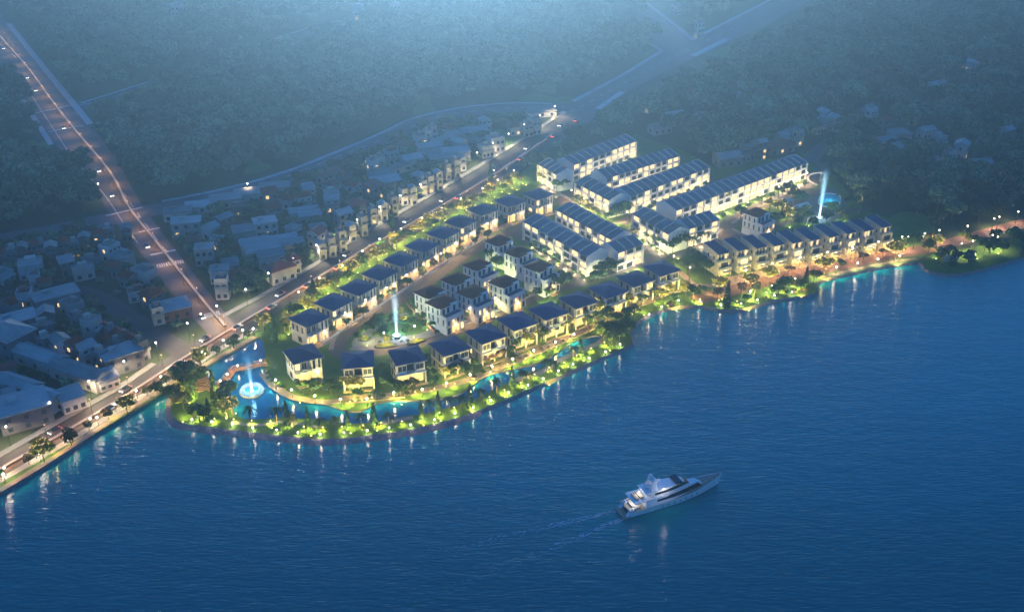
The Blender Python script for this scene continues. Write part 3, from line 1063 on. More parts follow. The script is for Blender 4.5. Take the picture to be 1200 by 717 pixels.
def row_houses(a, b, depth, n, label, fl=3, h=9.2, rise=2.0, ridge=0.62, bays=2, front_m='white', lit='glass_row', backwin=True):
    A, B = G(*a), G(*b)
    L = (B - A).length
    t = empty('row_house', (A.x, A.y, 0.03), math.atan2((B - A).y, (B - A).x))
    tag(t, label, 'row house', 'rows of joined houses with blue roofs')
    wl = MB()
    wl.box(0, 0, 0, L, depth, h, 0)
    yr = depth * ridge
    for x0, x1 in ((-0.12, 0.12), (L - 0.12, L + 0.12)):
        wl.poly([(x0, -0.1, h + 0.3), (x0, yr, h + rise + 0.35), (x0, depth + 0.1, h + 0.3), (x0, depth + 0.1, 0), (x0, -0.1, 0)], 0)
        wl.poly([(x1, -0.1, h + 0.3), (x1, yr, h + rise + 0.35), (x1, depth + 0.1, h + 0.3), (x1, depth + 0.1, 0), (x1, -0.1, 0)], 0)
        wl.poly([(x0, -0.1, h + 0.3), (x1, -0.1, h + 0.3), (x1, yr, h + rise + 0.35), (x0, yr, h + rise + 0.35)], 0)
        wl.poly([(x0, depth + 0.1, h + 0.3), (x1, depth + 0.1, h + 0.3), (x1, yr, h + rise + 0.35), (x0, yr, h + rise + 0.35)], 0)
        wl.poly([(x0, -0.1, 0), (x1, -0.1, 0), (x1, -0.1, h + 0.3), (x0, -0.1, h + 0.3)], 0)
    wl.build('wall', M[front_m], t)
    u = L / n
    rm = MB()
    g = 0.16
    rm.poly([(g, -0.5, h - 0.1), (u - g, -0.5, h - 0.1), (u - g, yr, h + rise), (g, yr, h + rise)])
    rm.poly([(u - g, depth + 0.4, h), (g, depth + 0.4, h), (g, yr, h + rise), (u - g, yr, h + rise)])
    rm.poly([(g, -0.5, h - 0.1), (u - g, -0.5, h - 0.1), (u - g, -0.5, h - 0.32), (g, -0.5, h - 0.32)])
    rmesh = rm.mesh('roof', M['row_roof'])
    sk = MB()
    sk.hull8([(-0.36, yr * 0.12, h + 0.2), (0.36, yr * 0.12, h + 0.2), (0.36, yr, h + rise), (-0.36, yr, h + rise), (-0.36, yr * 0.12, h + 0.8), (0.36, yr * 0.12, h + 0.8), (0.36, yr, h + rise + 0.45), (-0.36, yr, h + rise + 0.45)])
    skm = sk.mesh('party_wall', M['beige'])
    pl = MB()
    pl.box(-0.2, -0.75, 0, 0.2, -0.002, h - 0.34)
    plm = pl.mesh('pilaster', M[front_m])
    bal = MB()
    bal.box(0.22, -0.6, -0.15, u - 0.22, -0.004, 0.12, 0)
    bal.box(0.22, -0.6, 0.12, u - 0.22, -0.52, 0.75, 0)
    bm_ = bal.mesh('balcony', M[front_m])
    wm = {}
    for k in range(n + 1):
        link('pilaster', plm, t, (k * u, 0, 0))
        if 0 < k < n:
            link('party_wall', skm, t, (k * u, 0, 0))
        if k < n:
            link('roof', rmesh, t, (k * u, 0, 0))
            for f in range(1, fl):
                link('balcony', bm_, t, (k * u, 0, f * h / fl))
            for f in range(fl):
                window(t, k * u + u / 2, -0.02, f * h / fl + 0.35, u * 0.68, h / fl - 1.05, 0, lit)
            if backwin:
                window(t, k * u + u / 2, depth + 0.02, h * 0.66, u * 0.5, 1.5, R(180), 'glass')
    VILLAS.append(t)
    return t, L, u


ROWS = [((631, 212), (653, 225), 9.5, 4, 'short row of joined blue-roofed houses at the top left end of the estate'),
        ((671, 213), (744, 184), 11, 10, 'topmost row of joined blue-roofed houses at the edge of the wood'),
        ((674, 234), (714, 256), 10, 5, 'short blue-roofed row with a white gable above yellow-lit gardens'),
        ((709, 229), (794, 202), 11, 12, 'lit row of joined houses behind the short gabled row'),
        ((737, 251), (829, 216), 11.5, 12, 'row of joined houses with trees at its foot, beside the long row'),
        ((614, 281), (688, 324), 11, 8, 'row of white joined houses facing the crescent street'),
        ((652, 267), (716, 303), 11, 9, 'blue-roofed row right behind the crescent street row'),
        ((722, 319), (752, 308), 10, 3, 'short white row closing the end of the crescent block'),
        ((741, 272), (783, 297), 10, 5, 'short row facing the curved street before the long row'),
        ((805, 290), (840, 279), 10, 4, 'short lit row at the corner under tall palms'),
        ((790, 268), (943, 210), 12, 20, 'longest row of joined houses with a brightly lit pillared front')]
for a_ in ROWS:
    row_houses(*a_)

# ------------------------------------------------------------------ the old town and the farms
_hm = {}


def town_house(name, px, wd, d, h, a, roof, label, cat='house', wall='old_wall', roof_m='pale_roof', nwin=3, floors=None, top=True, group=None):
    wd, d, h = wd * 0.86, d * 0.86, h * 0.86
    g = G(px[0], px[1], h if top else 0)
    t = empty(name, (g.x, g.y, 0.0), R(a))
    tag(t, label, cat, group)
    x, y = wd / 2, d / 2
    wl = MB()
    wl.box(-x, -y, 0, x, y, h, 0)
    rf = MB()
    if roof == 'flat':
        rf.box(-x - 0.3, -y - 0.3, h, x + 0.3, y + 0.3, h + 0.35)
        rf.box(-x * 0.5, y * 0.2, h + 0.35, -x * 0.1, y * 0.6, h + 1.3)
    elif roof == 'parapet':
        wl.box(-x, -y, h, x, -y + 0.25, h + 0.9, 0).box(-x, y - 0.25, h, x, y, h + 0.9, 0).box(-x, -y + 0.25, h, -x + 0.25, y - 0.25, h + 0.9, 0).box(x - 0.25, -y + 0.25, h, x, y - 0.25, h + 0.9, 0)
        rf.box(-x + 0.25, -y + 0.25, h, x - 0.25, y - 0.25, h + 0.12)
        rf.box(-x * 0.4, 0, h + 0.12, x * 0.5, y * 0.7, h + 2.2)
    elif roof == 'shed':
        rf.hull8([(-x - 0.4, -y - 0.5, h), (x + 0.4, -y - 0.5, h), (x + 0.4, y + 0.4, h), (-x - 0.4, y + 0.4, h), (-x - 0.4, -y - 0.5, h + 0.2), (x + 0.4, -y - 0.5, h + 0.2), (x + 0.4, y + 0.4, h + 1.4), (-x - 0.4, y + 0.4, h + 1.4)])
    elif roof == 'gable':
        r = 0.42 * min(x, y) * 1.2
        if wd >= d:
            wl.poly([(-x, -y, h), (-x, y, h), (-x, 0, h + r)], 0); wl.poly([(x, -y, h), (x, y, h), (x, 0, h + r)], 0)
            for s in (-1, 1):
                rf.hull8([(-x - 0.4, s * (y + 0.5), h - 0.2), (x + 0.4, s * (y + 0.5), h - 0.2), (x + 0.4, 0, h + r), (-x - 0.4, 0, h + r), (-x - 0.4, s * (y + 0.5), h), (x + 0.4, s * (y + 0.5), h), (x + 0.4, 0, h + r + 0.2), (-x - 0.4, 0, h + r + 0.2)])
        else:
            wl.poly([(-x, -y, h), (x, -y, h), (0, -y, h + r)], 0); wl.poly([(-x, y, h), (x, y, h), (0, y, h + r)], 0)
            for s in (-1, 1):
                rf.hull8([(s * (x + 0.5), -y - 0.4, h - 0.2), (s * (x + 0.5), y + 0.4, h - 0.2), (0, y + 0.4, h + r), (0, -y - 0.4, h + r), (s * (x + 0.5), -y - 0.4, h), (s * (x + 0.5), y + 0.4, h), (0, y + 0.4, h + r + 0.2), (0, -y - 0.4, h + r + 0.2)])
    elif roof == 'hip':
        hip_roof(rf, -x, -y, x, y, h, 0.35 * min(x, y) * 1.6, 0.6, mf=0)
    wo = wl.build('wall', M[wall], t)
    rf.build('roof', M[roof_m], t)
    fl = floors or max(1, int(h / 3.2))
    nw = min(nwin, max(1, int(wd / 2.2)))
    for f in range(min(fl, 3)):
        for i in range(nw):
            window(t, -x + wd * (i + 0.5) / nw, -y, f * h / fl + 0.9, min(1.5, wd / nw * 0.55), min(1.6, h / fl * 0.5), 0, 'glass_town')
        window(t, -x, 0, f * h / fl + 0.9, 1.2, min(1.5, h / fl * 0.5), R(-90), 'glass_town')
        window(t, x, 0, f * h / fl + 0.9, 1.2, min(1.5, h / fl * 0.5), R(90), 'glass_town')
    if wd < 7:
        MB().box(-x, -y - 1.0, h * 0.62, x, -y - 0.002, h * 0.62 + 0.9).build('balcony', M[wall], t)
    VILLAS.append(t)
    return t


TOWN = [
    ((208, 246), 15, 9, 5, 12, 'flat', 'white flat-roofed block nearest the branch road junction', 'block'), ((218, 258), 15, 9, 8, 12, 'flat', 'taller white flat-roofed block in front of the junction block', 'block'),
    ((236, 240), 17, 6, 4, 16, 'shed', 'first low white roof from the left along the branch road', 'shed'), ((264, 232), 17, 7, 5, 18, 'shed', 'second low white roof along the branch road', 'shed'),
    ((293, 225), 17, 7, 5, 18, 'shed', 'third low white roof along the branch road, with a bright lamp beside it', 'shed'), ((322, 218), 17, 6, 5, 14, 'shed', 'fourth low white roof along the branch road', 'shed'),
    ((239, 289), 9, 8, 9, 10, 'flat', 'pale cube house with a flat roof beside the wide road'), ((254, 279), 7, 6, 6, 12, 'flat', 'little flat-roofed house half behind trees'),
    ((257, 314), 9, 7, 7, 8, 'flat', 'white flat-roofed house above the narrow bluish house'), ((259, 326), 6, 6, 10, 5, 'parapet', 'narrow bluish house near the main road corner'),
    ((285, 269), 11, 7, 6, 22, 'shed', 'pale roofed shed behind the stepped sheds', 'shed'), ((310, 258), 12, 9, 8, 22, 'flat', 'two-storey flat-roofed house above the stepped sheds'),
    ((299, 284), 15, 7, 6, 24, 'shed', 'upper of the three stepped pale sheds', 'shed'), ((308, 291), 17, 7, 6, 24, 'shed', 'middle of the three stepped pale sheds', 'shed'), ((317, 298), 13, 6, 6, 24, 'shed', 'lowest of the three stepped pale sheds', 'shed'),
    ((331, 280), 15, 5, 5, 24, 'shed', 'left one of two parallel pale sheds', 'shed'), ((339, 285), 15, 5, 5, 24, 'shed', 'right one of two parallel pale sheds', 'shed'),
    ((356, 247), 16, 5, 5, 20, 'shed', 'upper pale shed alone among trees', 'shed'), ((363, 251), 12, 5, 5, 20, 'shed', 'lower pale shed alone among trees', 'shed'),
    ((327, 312), 13, 9, 7, 40, 'hip', 'red-tiled house beside the main road', 'house', 'old_wall', 'red_roof'), ((341, 303), 7, 6, 8, 40, 'hip', 'dark-roofed house behind the red-tiled one', 'house', 'old_wall', 'brown_roof'),
    ((279, 321), 10, 8, 5, 10, 'hip', 'brown-roofed house among trees by the narrow bluish house', 'house', 'dark_wall', 'brown_roof'), ((281, 265), 9, 7, 3, 25, 'hip', 'small brown-roofed house behind the pale shed', 'house', 'dark_wall', 'brown_roof'),
    ((128, 287), 8, 7, 8, 62, 'parapet', 'pale blue house topmost of three by the wide road'), ((143, 299), 9, 8, 7, -30, 'parapet', 'pale blue house middle of three by the wide road'), ((168, 316), 10, 8, 7, -35, 'parapet', 'pale blue house lowest of three by the wide road'),
    ((135, 310), 7, 6, 6, -30, 'gable', 'brown gabled house behind the pale blue houses', 'house', 'dark_wall', 'brown_roof'), ((150, 322), 7, 6, 6, -30, 'gable', 'grey gabled house in front of the pale blue houses', 'house', 'dark_wall', 'brown_roof'),
    ((35, 308), 11, 10, 7, 20, 'parapet', 'large white angular house left of the wood houses'), ((52, 328), 6, 5, 6, 20, 'gable', 'small gabled house above the big pale roof', 'house', 'dark_wall', 'brown_roof'), ((40, 322), 5, 5, 7, 20, 'parapet', 'thin white house below the angular house'),
    ((64, 343), 20, 11, 6, 35, 'flat', 'hall with a large pale flat roof in the old town', 'hall', 'dark_wall'), ((17, 372), 18, 11, 6, 35, 'flat', 'hall with a pale flat roof at the left edge', 'hall', 'dark_wall'),
    ((203, 357), 14, 12, 5, 28, 'flat', 'pale roofed brick hall on the corner of the wide road', 'hall', 'brick'), ((183, 360), 5, 5, 8, 28, 'parapet', 'thin white house left of the brick hall'),
    ((92, 370), 6, 6, 8, 60, 'parapet', 'grey tower house left of the pale blue tower house', 'house', 'dark_wall'), ((106, 374), 6, 7, 11, 75, 'parapet', 'pale blue tower house in the old town'),
    ((10, 388), 17, 14, 10, -30, 'hip', 'big grey block at the left edge of the old town', 'block', 'dark_wall', 'pale_roof'),
    ((48, 414), 26, 8, 6, -28, 'gable', 'upper long grey roofed building', 'building'), ((92, 432), 27, 8, 6, -28, 'gable', 'lower long grey roofed building', 'building'),
    ((70, 396), 7, 6, 10, -45, 'gable', 'pale blue gabled house between dark ones'), ((53, 395), 6, 6, 9, 55, 'parapet', 'dark terrace house left of the pale blue gabled one', 'house', 'dark_wall'),
    ((86, 400), 6, 6, 9, 60, 'gable', 'dark gabled house right of the pale blue gabled one', 'house', 'dark_wall', 'brown_roof'), ((99, 404), 7, 7, 8, 50, 'gable', 'bluish house with a steep roof in the old town'), ((118, 412), 6, 6, 8, 55, 'parapet', 'grey house left of the flat-roofed workshop', 'house', 'dark_wall'),
    ((140, 411), 16, 11, 8, 38, 'flat', 'workshop with a pale flat roof close to the main road', 'workshop', 'dark_wall'),
    ((124, 440), 8, 7, 5, 38, 'shed', 'little pale shed below the workshop', 'shed'),
    ((22, 447), 20, 7, 6, -26, 'gable', 'left half of the lower long roof by the main road', 'building'), ((50, 460), 16, 7, 6, -26, 'gable', 'right half of the lower long roof by the main road', 'building'),
    ((25, 471), 19, 16, 8, 32, 'flat', 'largest flat-roofed workshop at the lower left', 'workshop', 'dark_wall'), ((82, 462), 9, 8, 6, 40, 'shed', 'pale blue shed beside the largest workshop', 'shed'),
    ((4, 462), 9, 8, 7, 32, 'flat', 'flat-roofed house cut by the left edge of the view', 'house', 'dark_wall'),
    ((482, 184), 12, 9, 7, 30, 'gable', 'pale gabled house beside the stepped sheds of the village'), ((503, 171), 16, 6, 6, 22, 'shed', 'upper stepped shed of the village', 'shed'), ((510, 178), 17, 6, 6, 22, 'shed', 'middle stepped shed of the village', 'shed'),
    ((518, 184), 16, 5, 6, 22, 'shed', 'lower stepped shed of the village', 'shed'), ((534, 177), 17, 8, 6, 18, 'shed', 'pale shed right of the stepped sheds', 'shed'), ((519, 161), 28, 6, 5, 50, 'gable', 'long narrow roof slanting through the village', 'shed'),
    ((556, 153), 18, 7, 5, 18, 'shed', 'pale shed at the top of the village', 'shed'), ((463, 195), 22, 5, 5, 50, 'gable', 'long pale roof leading down to the stepped pair', 'shed'), ((447, 205), 13, 8, 6, 35, 'shed', 'upper shed of the stepped pair', 'shed'), ((452, 211), 17, 8, 6, 25, 'shed', 'lower shed of the stepped pair', 'shed'),
    ((436, 188), 6, 6, 11, 30, 'parapet', 'first pale tower house beside the branch road'), ((445, 184), 5, 5, 11, 30, 'parapet', 'second pale tower house beside the branch road'), ((492, 159), 7, 7, 11, 30, 'parapet', 'wide pale tower house behind the red-roofed house'),
    ((500, 154), 4, 5, 12, 30, 'parapet', 'left one of two thin tower houses'), ((507, 149), 4, 5, 12, 30, 'parapet', 'right one of two thin tower houses'),
    ((476, 169), 12, 8, 6, 30, 'hip', 'red-roofed house with pale dormers in the village', 'house', 'old_wall', 'red_roof'), ((417, 237), 9, 8, 7, 30, 'hip', 'red-roofed house among trees by the tower houses', 'house', 'old_wall', 'red_roof'),
    ((605, 147), 11, 8, 6, 20, 'hip', 'red-roofed house near the fork of the roads', 'house', 'old_wall', 'red_roof'), ((617, 146), 7, 7, 8, 30, 'parapet', 'pale house right of the red-roofed one at the fork'), ((626, 140), 7, 7, 10, 30, 'parapet', 'tall pale house at the fork of the roads'),
    ((634, 129), 20, 10, 4, 12, 'shed', 'wide pale shed in the corner of the road fork', 'shed'), ((569, 171), 8, 7, 7, 30, 'parapet', 'smaller of two white houses beside the main road'), ((580, 161), 10, 8, 9, 30, 'parapet', 'larger of two white houses beside the main road'),
    ((773, 147), 14, 9, 5, 25, 'gable', 'pale gabled roof, lower of two in the wood above the estate'), ((789, 134), 14, 9, 5, 25, 'gable', 'pale gabled roof, upper of two in the wood above the estate'),
    ((872, 147), 11, 7, 6, 20, 'gable', 'lone bluish roof in the wood right of the rows'), ((853, 182), 16, 10, 6, 20, 'gable', 'pale gabled house right above the long row'), ((873, 171), 6, 6, 10, 20, 'gable', 'left one of three tower houses above the long row'),
    ((883, 167), 6, 6, 11, 20, 'gable', 'middle one of three tower houses above the long row'), ((892, 165), 6, 6, 12, 20, 'gable', 'right one of three tower houses above the long row'), ((911, 169), 20, 11, 5, 28, 'hip', 'rust-red roof above the long row', 'house', 'brick', 'red_roof'),
    ((917, 157), 7, 7, 7, 28, 'gable', 'left one of three houses above the rust-red roof'), ((926, 153), 7, 7, 8, 28, 'gable', 'middle one of three houses above the rust-red roof'), ((936, 151), 5, 6, 11, 28, 'gable', 'right one of three houses above the rust-red roof'),
    ((960, 142), 8, 7, 8, 30, 'gable', 'left one of three pale houses by the hill road'), ((969, 138), 6, 7, 9, 30, 'gable', 'middle one of three pale houses by the hill road'), ((979, 136), 6, 7, 10, 30, 'gable', 'right one of three pale houses by the hill road'),
    ((1013, 128), 8, 7, 6, 25, 'gable', 'dim house in the wood, left of the small framed house'), ((1022, 127), 6, 6, 10, 25, 'parapet', 'small framed house deep in the wood'), ((1054, 155), 13, 10, 6, 10, 'hip', 'blue-roofed house in the right-hand wood'),
    ((1086, 151), 10, 8, 6, 20, 'gable', 'white gabled house in the right-hand wood'), ((1101, 160), 7, 7, 9, 20, 'parapet', 'blue block house beside the white gabled one'), ((1113, 178), 6, 6, 9, 20, 'parapet', 'thin pale house lower in the right-hand wood'),
    ((1128, 168), 9, 8, 9, 60, 'gable', 'white steep-roofed house in the right-hand wood'), ((1094, 186), 6, 6, 8, 20, 'gable', 'small pink-grey house in the right-hand wood'), ((1148, 190), 14, 9, 5, 10, 'gable', 'broad bluish roof near the right edge of the wood'),
    ((1037, 163), 12, 8, 5, 15, 'gable', 'grey roof beside the blue-roofed house in the wood'), ((1094, 98), 6, 6, 10, 20, 'gable', 'left one of two pale houses above the hill road'), ((1102, 96), 6, 6, 11, 20, 'gable', 'right one of two pale houses above the hill road'),
    ((1132, 74), 6, 7, 11, 20, 'gable', 'left one of the farthest two houses at the right'), ((1140, 72), 6, 7, 12, 20, 'gable', 'right one of the farthest two houses at the right'),
    ((820, 26), 7, 6, 14, 30, 'parapet', 'hazy tower beside the far road crossing', 'tower'), ((180, 38), 26, 10, 5, 15, 'flat', 'hazy pale flat roof far off in the wood', 'hall'), ((220, 14), 14, 10, 12, 15, 'parapet', 'hazy pale block at the top of the view', 'block'),
    ((207, 6), 12, 10, 14, 15, 'parapet', 'hazy tall block left of the pale block', 'block'), ((152, 24), 12, 9, 9, 15, 'parapet', 'hazy low block at the upper left', 'block'), ((231, 31), 10, 10, 10, 15, 'gable', 'hazy pale gabled house at the upper left'),
    ((792, 6), 8, 8, 9, 30, 'gable', 'hazy house beyond the far road crossing'), ((420, 8), 10, 8, 16, 20, 'parapet', 'hazy tower above the middle of the wood', 'tower'), ((462, 5), 10, 8, 14, 20, 'parapet', 'second hazy tower above the wood', 'tower'),
]
for r in TOWN:
    px, wd, d, h, a, roof, label = r[:7]
    cat = r[7] if len(r) > 7 else 'house'
    wall = r[8] if len(r) > 8 else 'old_wall'
    rm_ = r[9] if len(r) > 9 else 'pale_roof'
    if 'above the long row' in label: wall = 'dark_wall'
    town_house('town_' + cat, px, wd, d, h, a, roof, label, cat, wall, rm_)
TUBE = [(376, 285), (387, 279), (399, 271), (411, 263), (424, 254), (436, 245), (448, 238), (460, 231), (472, 222), (483, 219), (495, 212), (503, 207), (513, 201), (523, 193), (534, 188), (541, 184)]
for i, p in enumerate(TUBE):
    town_house('tube_house', p, 3.7, 5.2, 8.5 + (i * 37 % 5) * 0.7, 26 + (i * 29 % 9), ('gable', 'parapet', 'parapet')[i % 3], f'{ORD[i]} narrow pale house from the left in the file beside the main road', 'house', nwin=2,
               group='narrow houses along the main road')
ROWT = [(3, 296), (13, 292), (25, 288), (37, 286), (48, 286), (59, 287), (74, 282), (86, 284), (98, 276), (115, 273), (126, 268), (147, 266)]
for i, p in enumerate(ROWT):
    town_house('town_house', p, 5.2, 5.8, 6.5 + (i * 31 % 4), 15 + (i * 17 % 8), ('gable', 'parapet', 'gable')[i % 3], f'{ORD[i]} small dark house from the left below the branch road', 'house', 'dark_wall', ('brown_roof', 'pale_roof', 'pale_roof')[i % 3], nwin=2, group='small houses below the branch road')
CLUS = [(122, 381), (131, 385), (139, 389), (147, 393), (155, 396), (164, 400), (129, 396), (137, 400)]
for i, p in enumerate(CLUS):
    town_house('town_house', p, 4.6, 5, 7 + (i % 3), 50, ('gable', 'parapet')[i % 2], f'{ORD[i]} little dark house from the left in the cluster behind the workshop', 'house', 'dark_wall', ('brown_roof', 'pale_roof')[i % 2], nwin=2, group='little houses behind the workshop')


# more small houses packed between the named ones
def inside(x, y, poly):
    c = False
    for i in range(len(poly)):
        (x1, y1), (x2, y2) = poly[i], poly[(i + 1) % len(poly)]
        if (y1 > y) != (y2 > y) and x < (x2 - x1) * (y - y1) / (y2 - y1) + x1:
            c = not c
    return c


_lanes = [v for pts in ([(-30, 352), (40, 340), (97, 342), (130, 358), (165, 380), (215, 412)], [(948, 190), (962, 174), (990, 160), (1040, 141), (1100, 118), (1140, 108), (1230, 86)], BRANCH) for v in smooth([G(*p) for p in pts], 5)]
hr = random.Random(21)
for poly, n, gap, tx, grp in (([(0, 302), (116, 284), (172, 335), (192, 392), (140, 430), (70, 462), (0, 500)], 30, 8.5, 'packed into the old town', 'small houses packed into the old town'),
                              ([(200, 268), (330, 230), (430, 196), (490, 166), (570, 150), (560, 180), (480, 228), (420, 262), (320, 318), (270, 338), (225, 300)], 28, 9.0, 'between the two roads of the village', 'small houses between the two roads'),
                              ([(700, 148), (800, 112), (950, 92), (1190, 100), (1190, 215), (1100, 205), (1000, 190), (950, 160), (860, 160)], 26, 12.0, 'scattered in the wood right of the estate', 'houses scattered in the right-hand wood')):
    spots, tries = [], 0
    xs, ys = [p[0] for p in poly], [p[1] for p in poly]
    while len(spots) < n and tries < 4000:
        tries += 1
        u, v = hr.uniform(min(xs), max(xs)), hr.uniform(min(ys), max(ys))
        if not inside(u, v, poly): continue
        g = G(u, v)
        if any((g - Vector((o.location.x, o.location.y, 0))).length < gap + 2.5 for o in VILLAS): continue
        if any((g - q).length < gap for q, _ in spots): continue
        if any((g - q).length < 10 for q in _lanes): continue
        spots.append((g, (u, v)))
    spots.sort(key=lambda s: s[1][0])
    for i, (g, p) in enumerate(spots):
        rf = hr.choice(('gable', 'gable', 'parapet', 'hip', 'shed'))
        rm_ = hr.choice(('pale_roof', 'pale_roof', 'red_roof', 'brown_roof'))
        hh = hr.uniform(4.5, 9)
        col = {'pale_roof': 'pale', 'red_roof': 'red', 'brown_roof': 'brown'}[rm_]
        town_house('small_house', p, hr.uniform(6, 10), hr.uniform(5.5, 7.5), hh, hr.choice((20, 30, -35, 60)) + hr.uniform(-8, 8), rf, f'{ORD[i]} small {col}-roofed house from the left, {tx}', 'house', hr.choice(('old_wall', 'old_wall', 'dark_wall')), rm_, nwin=2, top=False, group=grp)
# ------------------------------------------------------------------ trees
def leaf_quads(P0, N, size, r):
    n = len(P0)
    N = N + r.normal(0, 0.45, (n, 3))
    N /= np.linalg.norm(N, axis=1)[:, None] + 1e-9
    T = np.cross(N, r.normal(0, 1, (n, 3)))
    T /= np.linalg.norm(T, axis=1)[:, None] + 1e-9
    B = np.cross(N, T)
    s = size * r.uniform(0.6, 1.3, (n, 1))
    a = r.uniform(0.55, 1.0, (n, 1))
    return np.stack([P0 - T * s, P0 - B * s * a + N * s * 0.25, P0 + T * s, P0 + B * s * a + N * s * 0.25], axis=1)


def crown_mesh(seed, rad, hgt, base, lobes, n, size, mats):
    r = np.random.default_rng(seed)
    P0, N, MI = [], [], []
    for k in range(lobes):
        if k == 0:
            c = np.array([0, 0, base + hgt * 0.5]); lr = rad * 0.72
        else:
            t = 2 * math.pi * (k + r.uniform(-0.3, 0.3)) / max(1, lobes - 1)
            q = r.uniform(0.35, 0.68) * rad
            c = np.array([q * math.cos(t), q * math.sin(t), base + hgt * r.uniform(0.3, 0.78)]); lr = rad * r.uniform(0.34, 0.52)
        m = n // lobes
        d = r.normal(0, 1, (m, 3))
        d[:, 2] = np.abs(d[:, 2]) * 0.9 + d[:, 2] * 0.25
        d /= np.linalg.norm(d, axis=1)[:, None]
        rr = lr * r.uniform(0.72, 1.06, (m, 1))
        p = c + d * rr * np.array([1, 1, hgt / (2 * rad) * 1.15])
        P0.append(p); N.append(d)
        # each limb has its own shade of leaf
        w_ = r.dirichlet([1.2] * len(mats))
        MI.append(r.choice(len(mats), m, p=w_ * 0.6 + 0.4 / len(mats)))
    P0, N, MI = np.concatenate(P0), np.concatenate(N), np.concatenate(MI)
    return quads_mesh('crown', leaf_quads(P0, N, size, r), mats, MI)


def trunk_mesh(h, r0, limbs, seed):
    r = random.Random(seed)
    mb = MB()
    mb.bar((0, 0, -0.2), (0, 0, h), r0, r0 * 0.55)
    for k in range(limbs):
        t = 6.283 * k / limbs + r.random()
        mb.bar((0, 0, h * r.uniform(0.7, 0.97)), (math.cos(t) * h * 0.42, math.sin(t) * h * 0.42, h * r.uniform(1.25, 1.55)), r0 * 0.45, r0 * 0.15, 5)
    return mb.mesh('trunk', M['trunk'])


FM = [M['leaf_a'], M['leaf_b'], M['leaf_c']]
FCROWN = [crown_mesh(100 + i, 5.8 + 0.4 * (i % 3), 8.5 + (i % 2), 2.4, 7 + i % 3, 640, 0.72, FM) for i in range(6)]
FTRUNK = [trunk_mesh(4.2, 0.3, 4, i) for i in range(2)]
KIND = {
    'yellow_tree': ([crown_mesh(200 + i, 2.9, 3.8, 2.4, 6, 420, 0.36, [M['leaf_y1'], M['leaf_y2'], M['leaf_y1']]) for i in range(3)], trunk_mesh(2.9, 0.16, 4, 5)),
    'garden_tree': ([crown_mesh(220 + i, 2.8, 4.2, 2.0, 6, 420, 0.36, [M['leaf_g1'], M['leaf_g2'], M['leaf_a']]) for i in range(3)], trunk_mesh(2.7, 0.17, 4, 6)),
    'olive_tree': ([crown_mesh(240 + i, 3.0, 4.0, 2.0, 6, 420, 0.36, [M['leaf_y2'], M['leaf_g2'], M['leaf_p2']]) for i in range(3)], trunk_mesh(2.7, 0.17, 4, 7)),
    'pink_tree': ([crown_mesh(260 + i, 2.4, 3.0, 1.7, 5, 320, 0.33, [M['leaf_p'], M['leaf_p2'], M['leaf_g1']]) for i in range(2)], trunk_mesh(2.1, 0.13, 3, 8)),
    'dark_tree': ([crown_mesh(280 + i, 3.6, 5.6, 1.6, 7, 620, 0.4, [M['leaf_a'], M['leaf_g1'], M['leaf_b']]) for i in range(3)], trunk_mesh(3.2, 0.2, 4, 9)),
}


def cypress_mesh(seed):
    r = np.random.default_rng(seed)
    n = 420
    z = r.uniform(0, 1, n) ** 1.15
    t = r.uniform(0, 6.283, n)
    rad = 1.25 * np.sin(np.clip((1 - z) * 1.75 + 0.06, 0, 1.57)) * r.uniform(0.75, 1.1, n)
    P0 = np.stack([rad * np.cos(t), rad * np.sin(t), 0.7 + z * 10.0], 1)
    N = np.stack([np.cos(t), np.sin(t), 0.5 + 0 * t], 1)
    return quads_mesh('crown', leaf_quads(P0, N, 0.36, r), [M['cyp'], M['leaf_g1']], r.choice(2, n, p=[0.75, 0.25]))


CYP = [cypress_mesh(i) for i in range(3)]
CYPT = MB().bar((0, 0, -0.2), (0, 0, 2.2), 0.2, 0.12).mesh('trunk', M['trunk'])


def palm_mesh(seed):
    r = random.Random(seed)
    mb = MB()
    for k in range(13):
        t = 6.283 * k / 13 + r.uniform(-0.2, 0.2)
        L, up = r.uniform(2.4, 3.2), r.uniform(0.2, 1.3)
        pts = []
        for j in range(5):
            s = j / 4
            pts.append((Vector((math.cos(t) * L * s, math.sin(t) * L * s, 5.4 + up * math.sin(s * 2.2) - 1.9 * s * s)), 0.42 * (1 - s) ** 0.6 + 0.04))
        q = Vector((-math.sin(t), math.cos(t), 0))
        for (a, wa), (b, wb) in zip(pts, pts[1:]):
            dz = Vector((0, 0, -0.2))
            mb.poly([a, b, b + q * wb + dz, a + q * wa + dz], k % 2)
            mb.poly([b, a, a - q * wa + dz, b - q * wb + dz], k % 2)
    return mb.mesh('crown', [M['leaf_g1'], M['leaf_a']])


PALM = [palm_mesh(i) for i in range(3)]
PALMT = MB().bar((0, 0, -0.2), (0.15, 0, 2.8), 0.2, 0.15).bar((0.15, 0, 2.75), (0, 0, 5.4), 0.15, 0.13).mesh('trunk', M['trunk'])
SHRUB = [crown_mesh(300 + i, 0.95, 1.2, 0.0, 4, 110, 0.22, ms) for i, ms in enumerate(([M['leaf_g1'], M['leaf_g2']], [M['leaf_y1'], M['leaf_g2']], [M['leaf_p'], M['leaf_g1']], [M['leaf_a'], M['leaf_g1']]))]


def fairy_mesh(seed):
    r = np.random.default_rng(seed)
    n = 54
    d = r.normal(0, 1, (n, 3)); d /= np.linalg.norm(d, axis=1)[:, None]
    P0 = d * np.array([2.75, 2.75, 1.9]) * r.uniform(0.75, 1.05, (n, 1)) + np.array([0, 0, 4.4])
    mb = MB()
    for p in P0:
        mb.ball(tuple(p), 0.085, 4, 3)
    return mb.mesh('string_lights', M['fairy'])


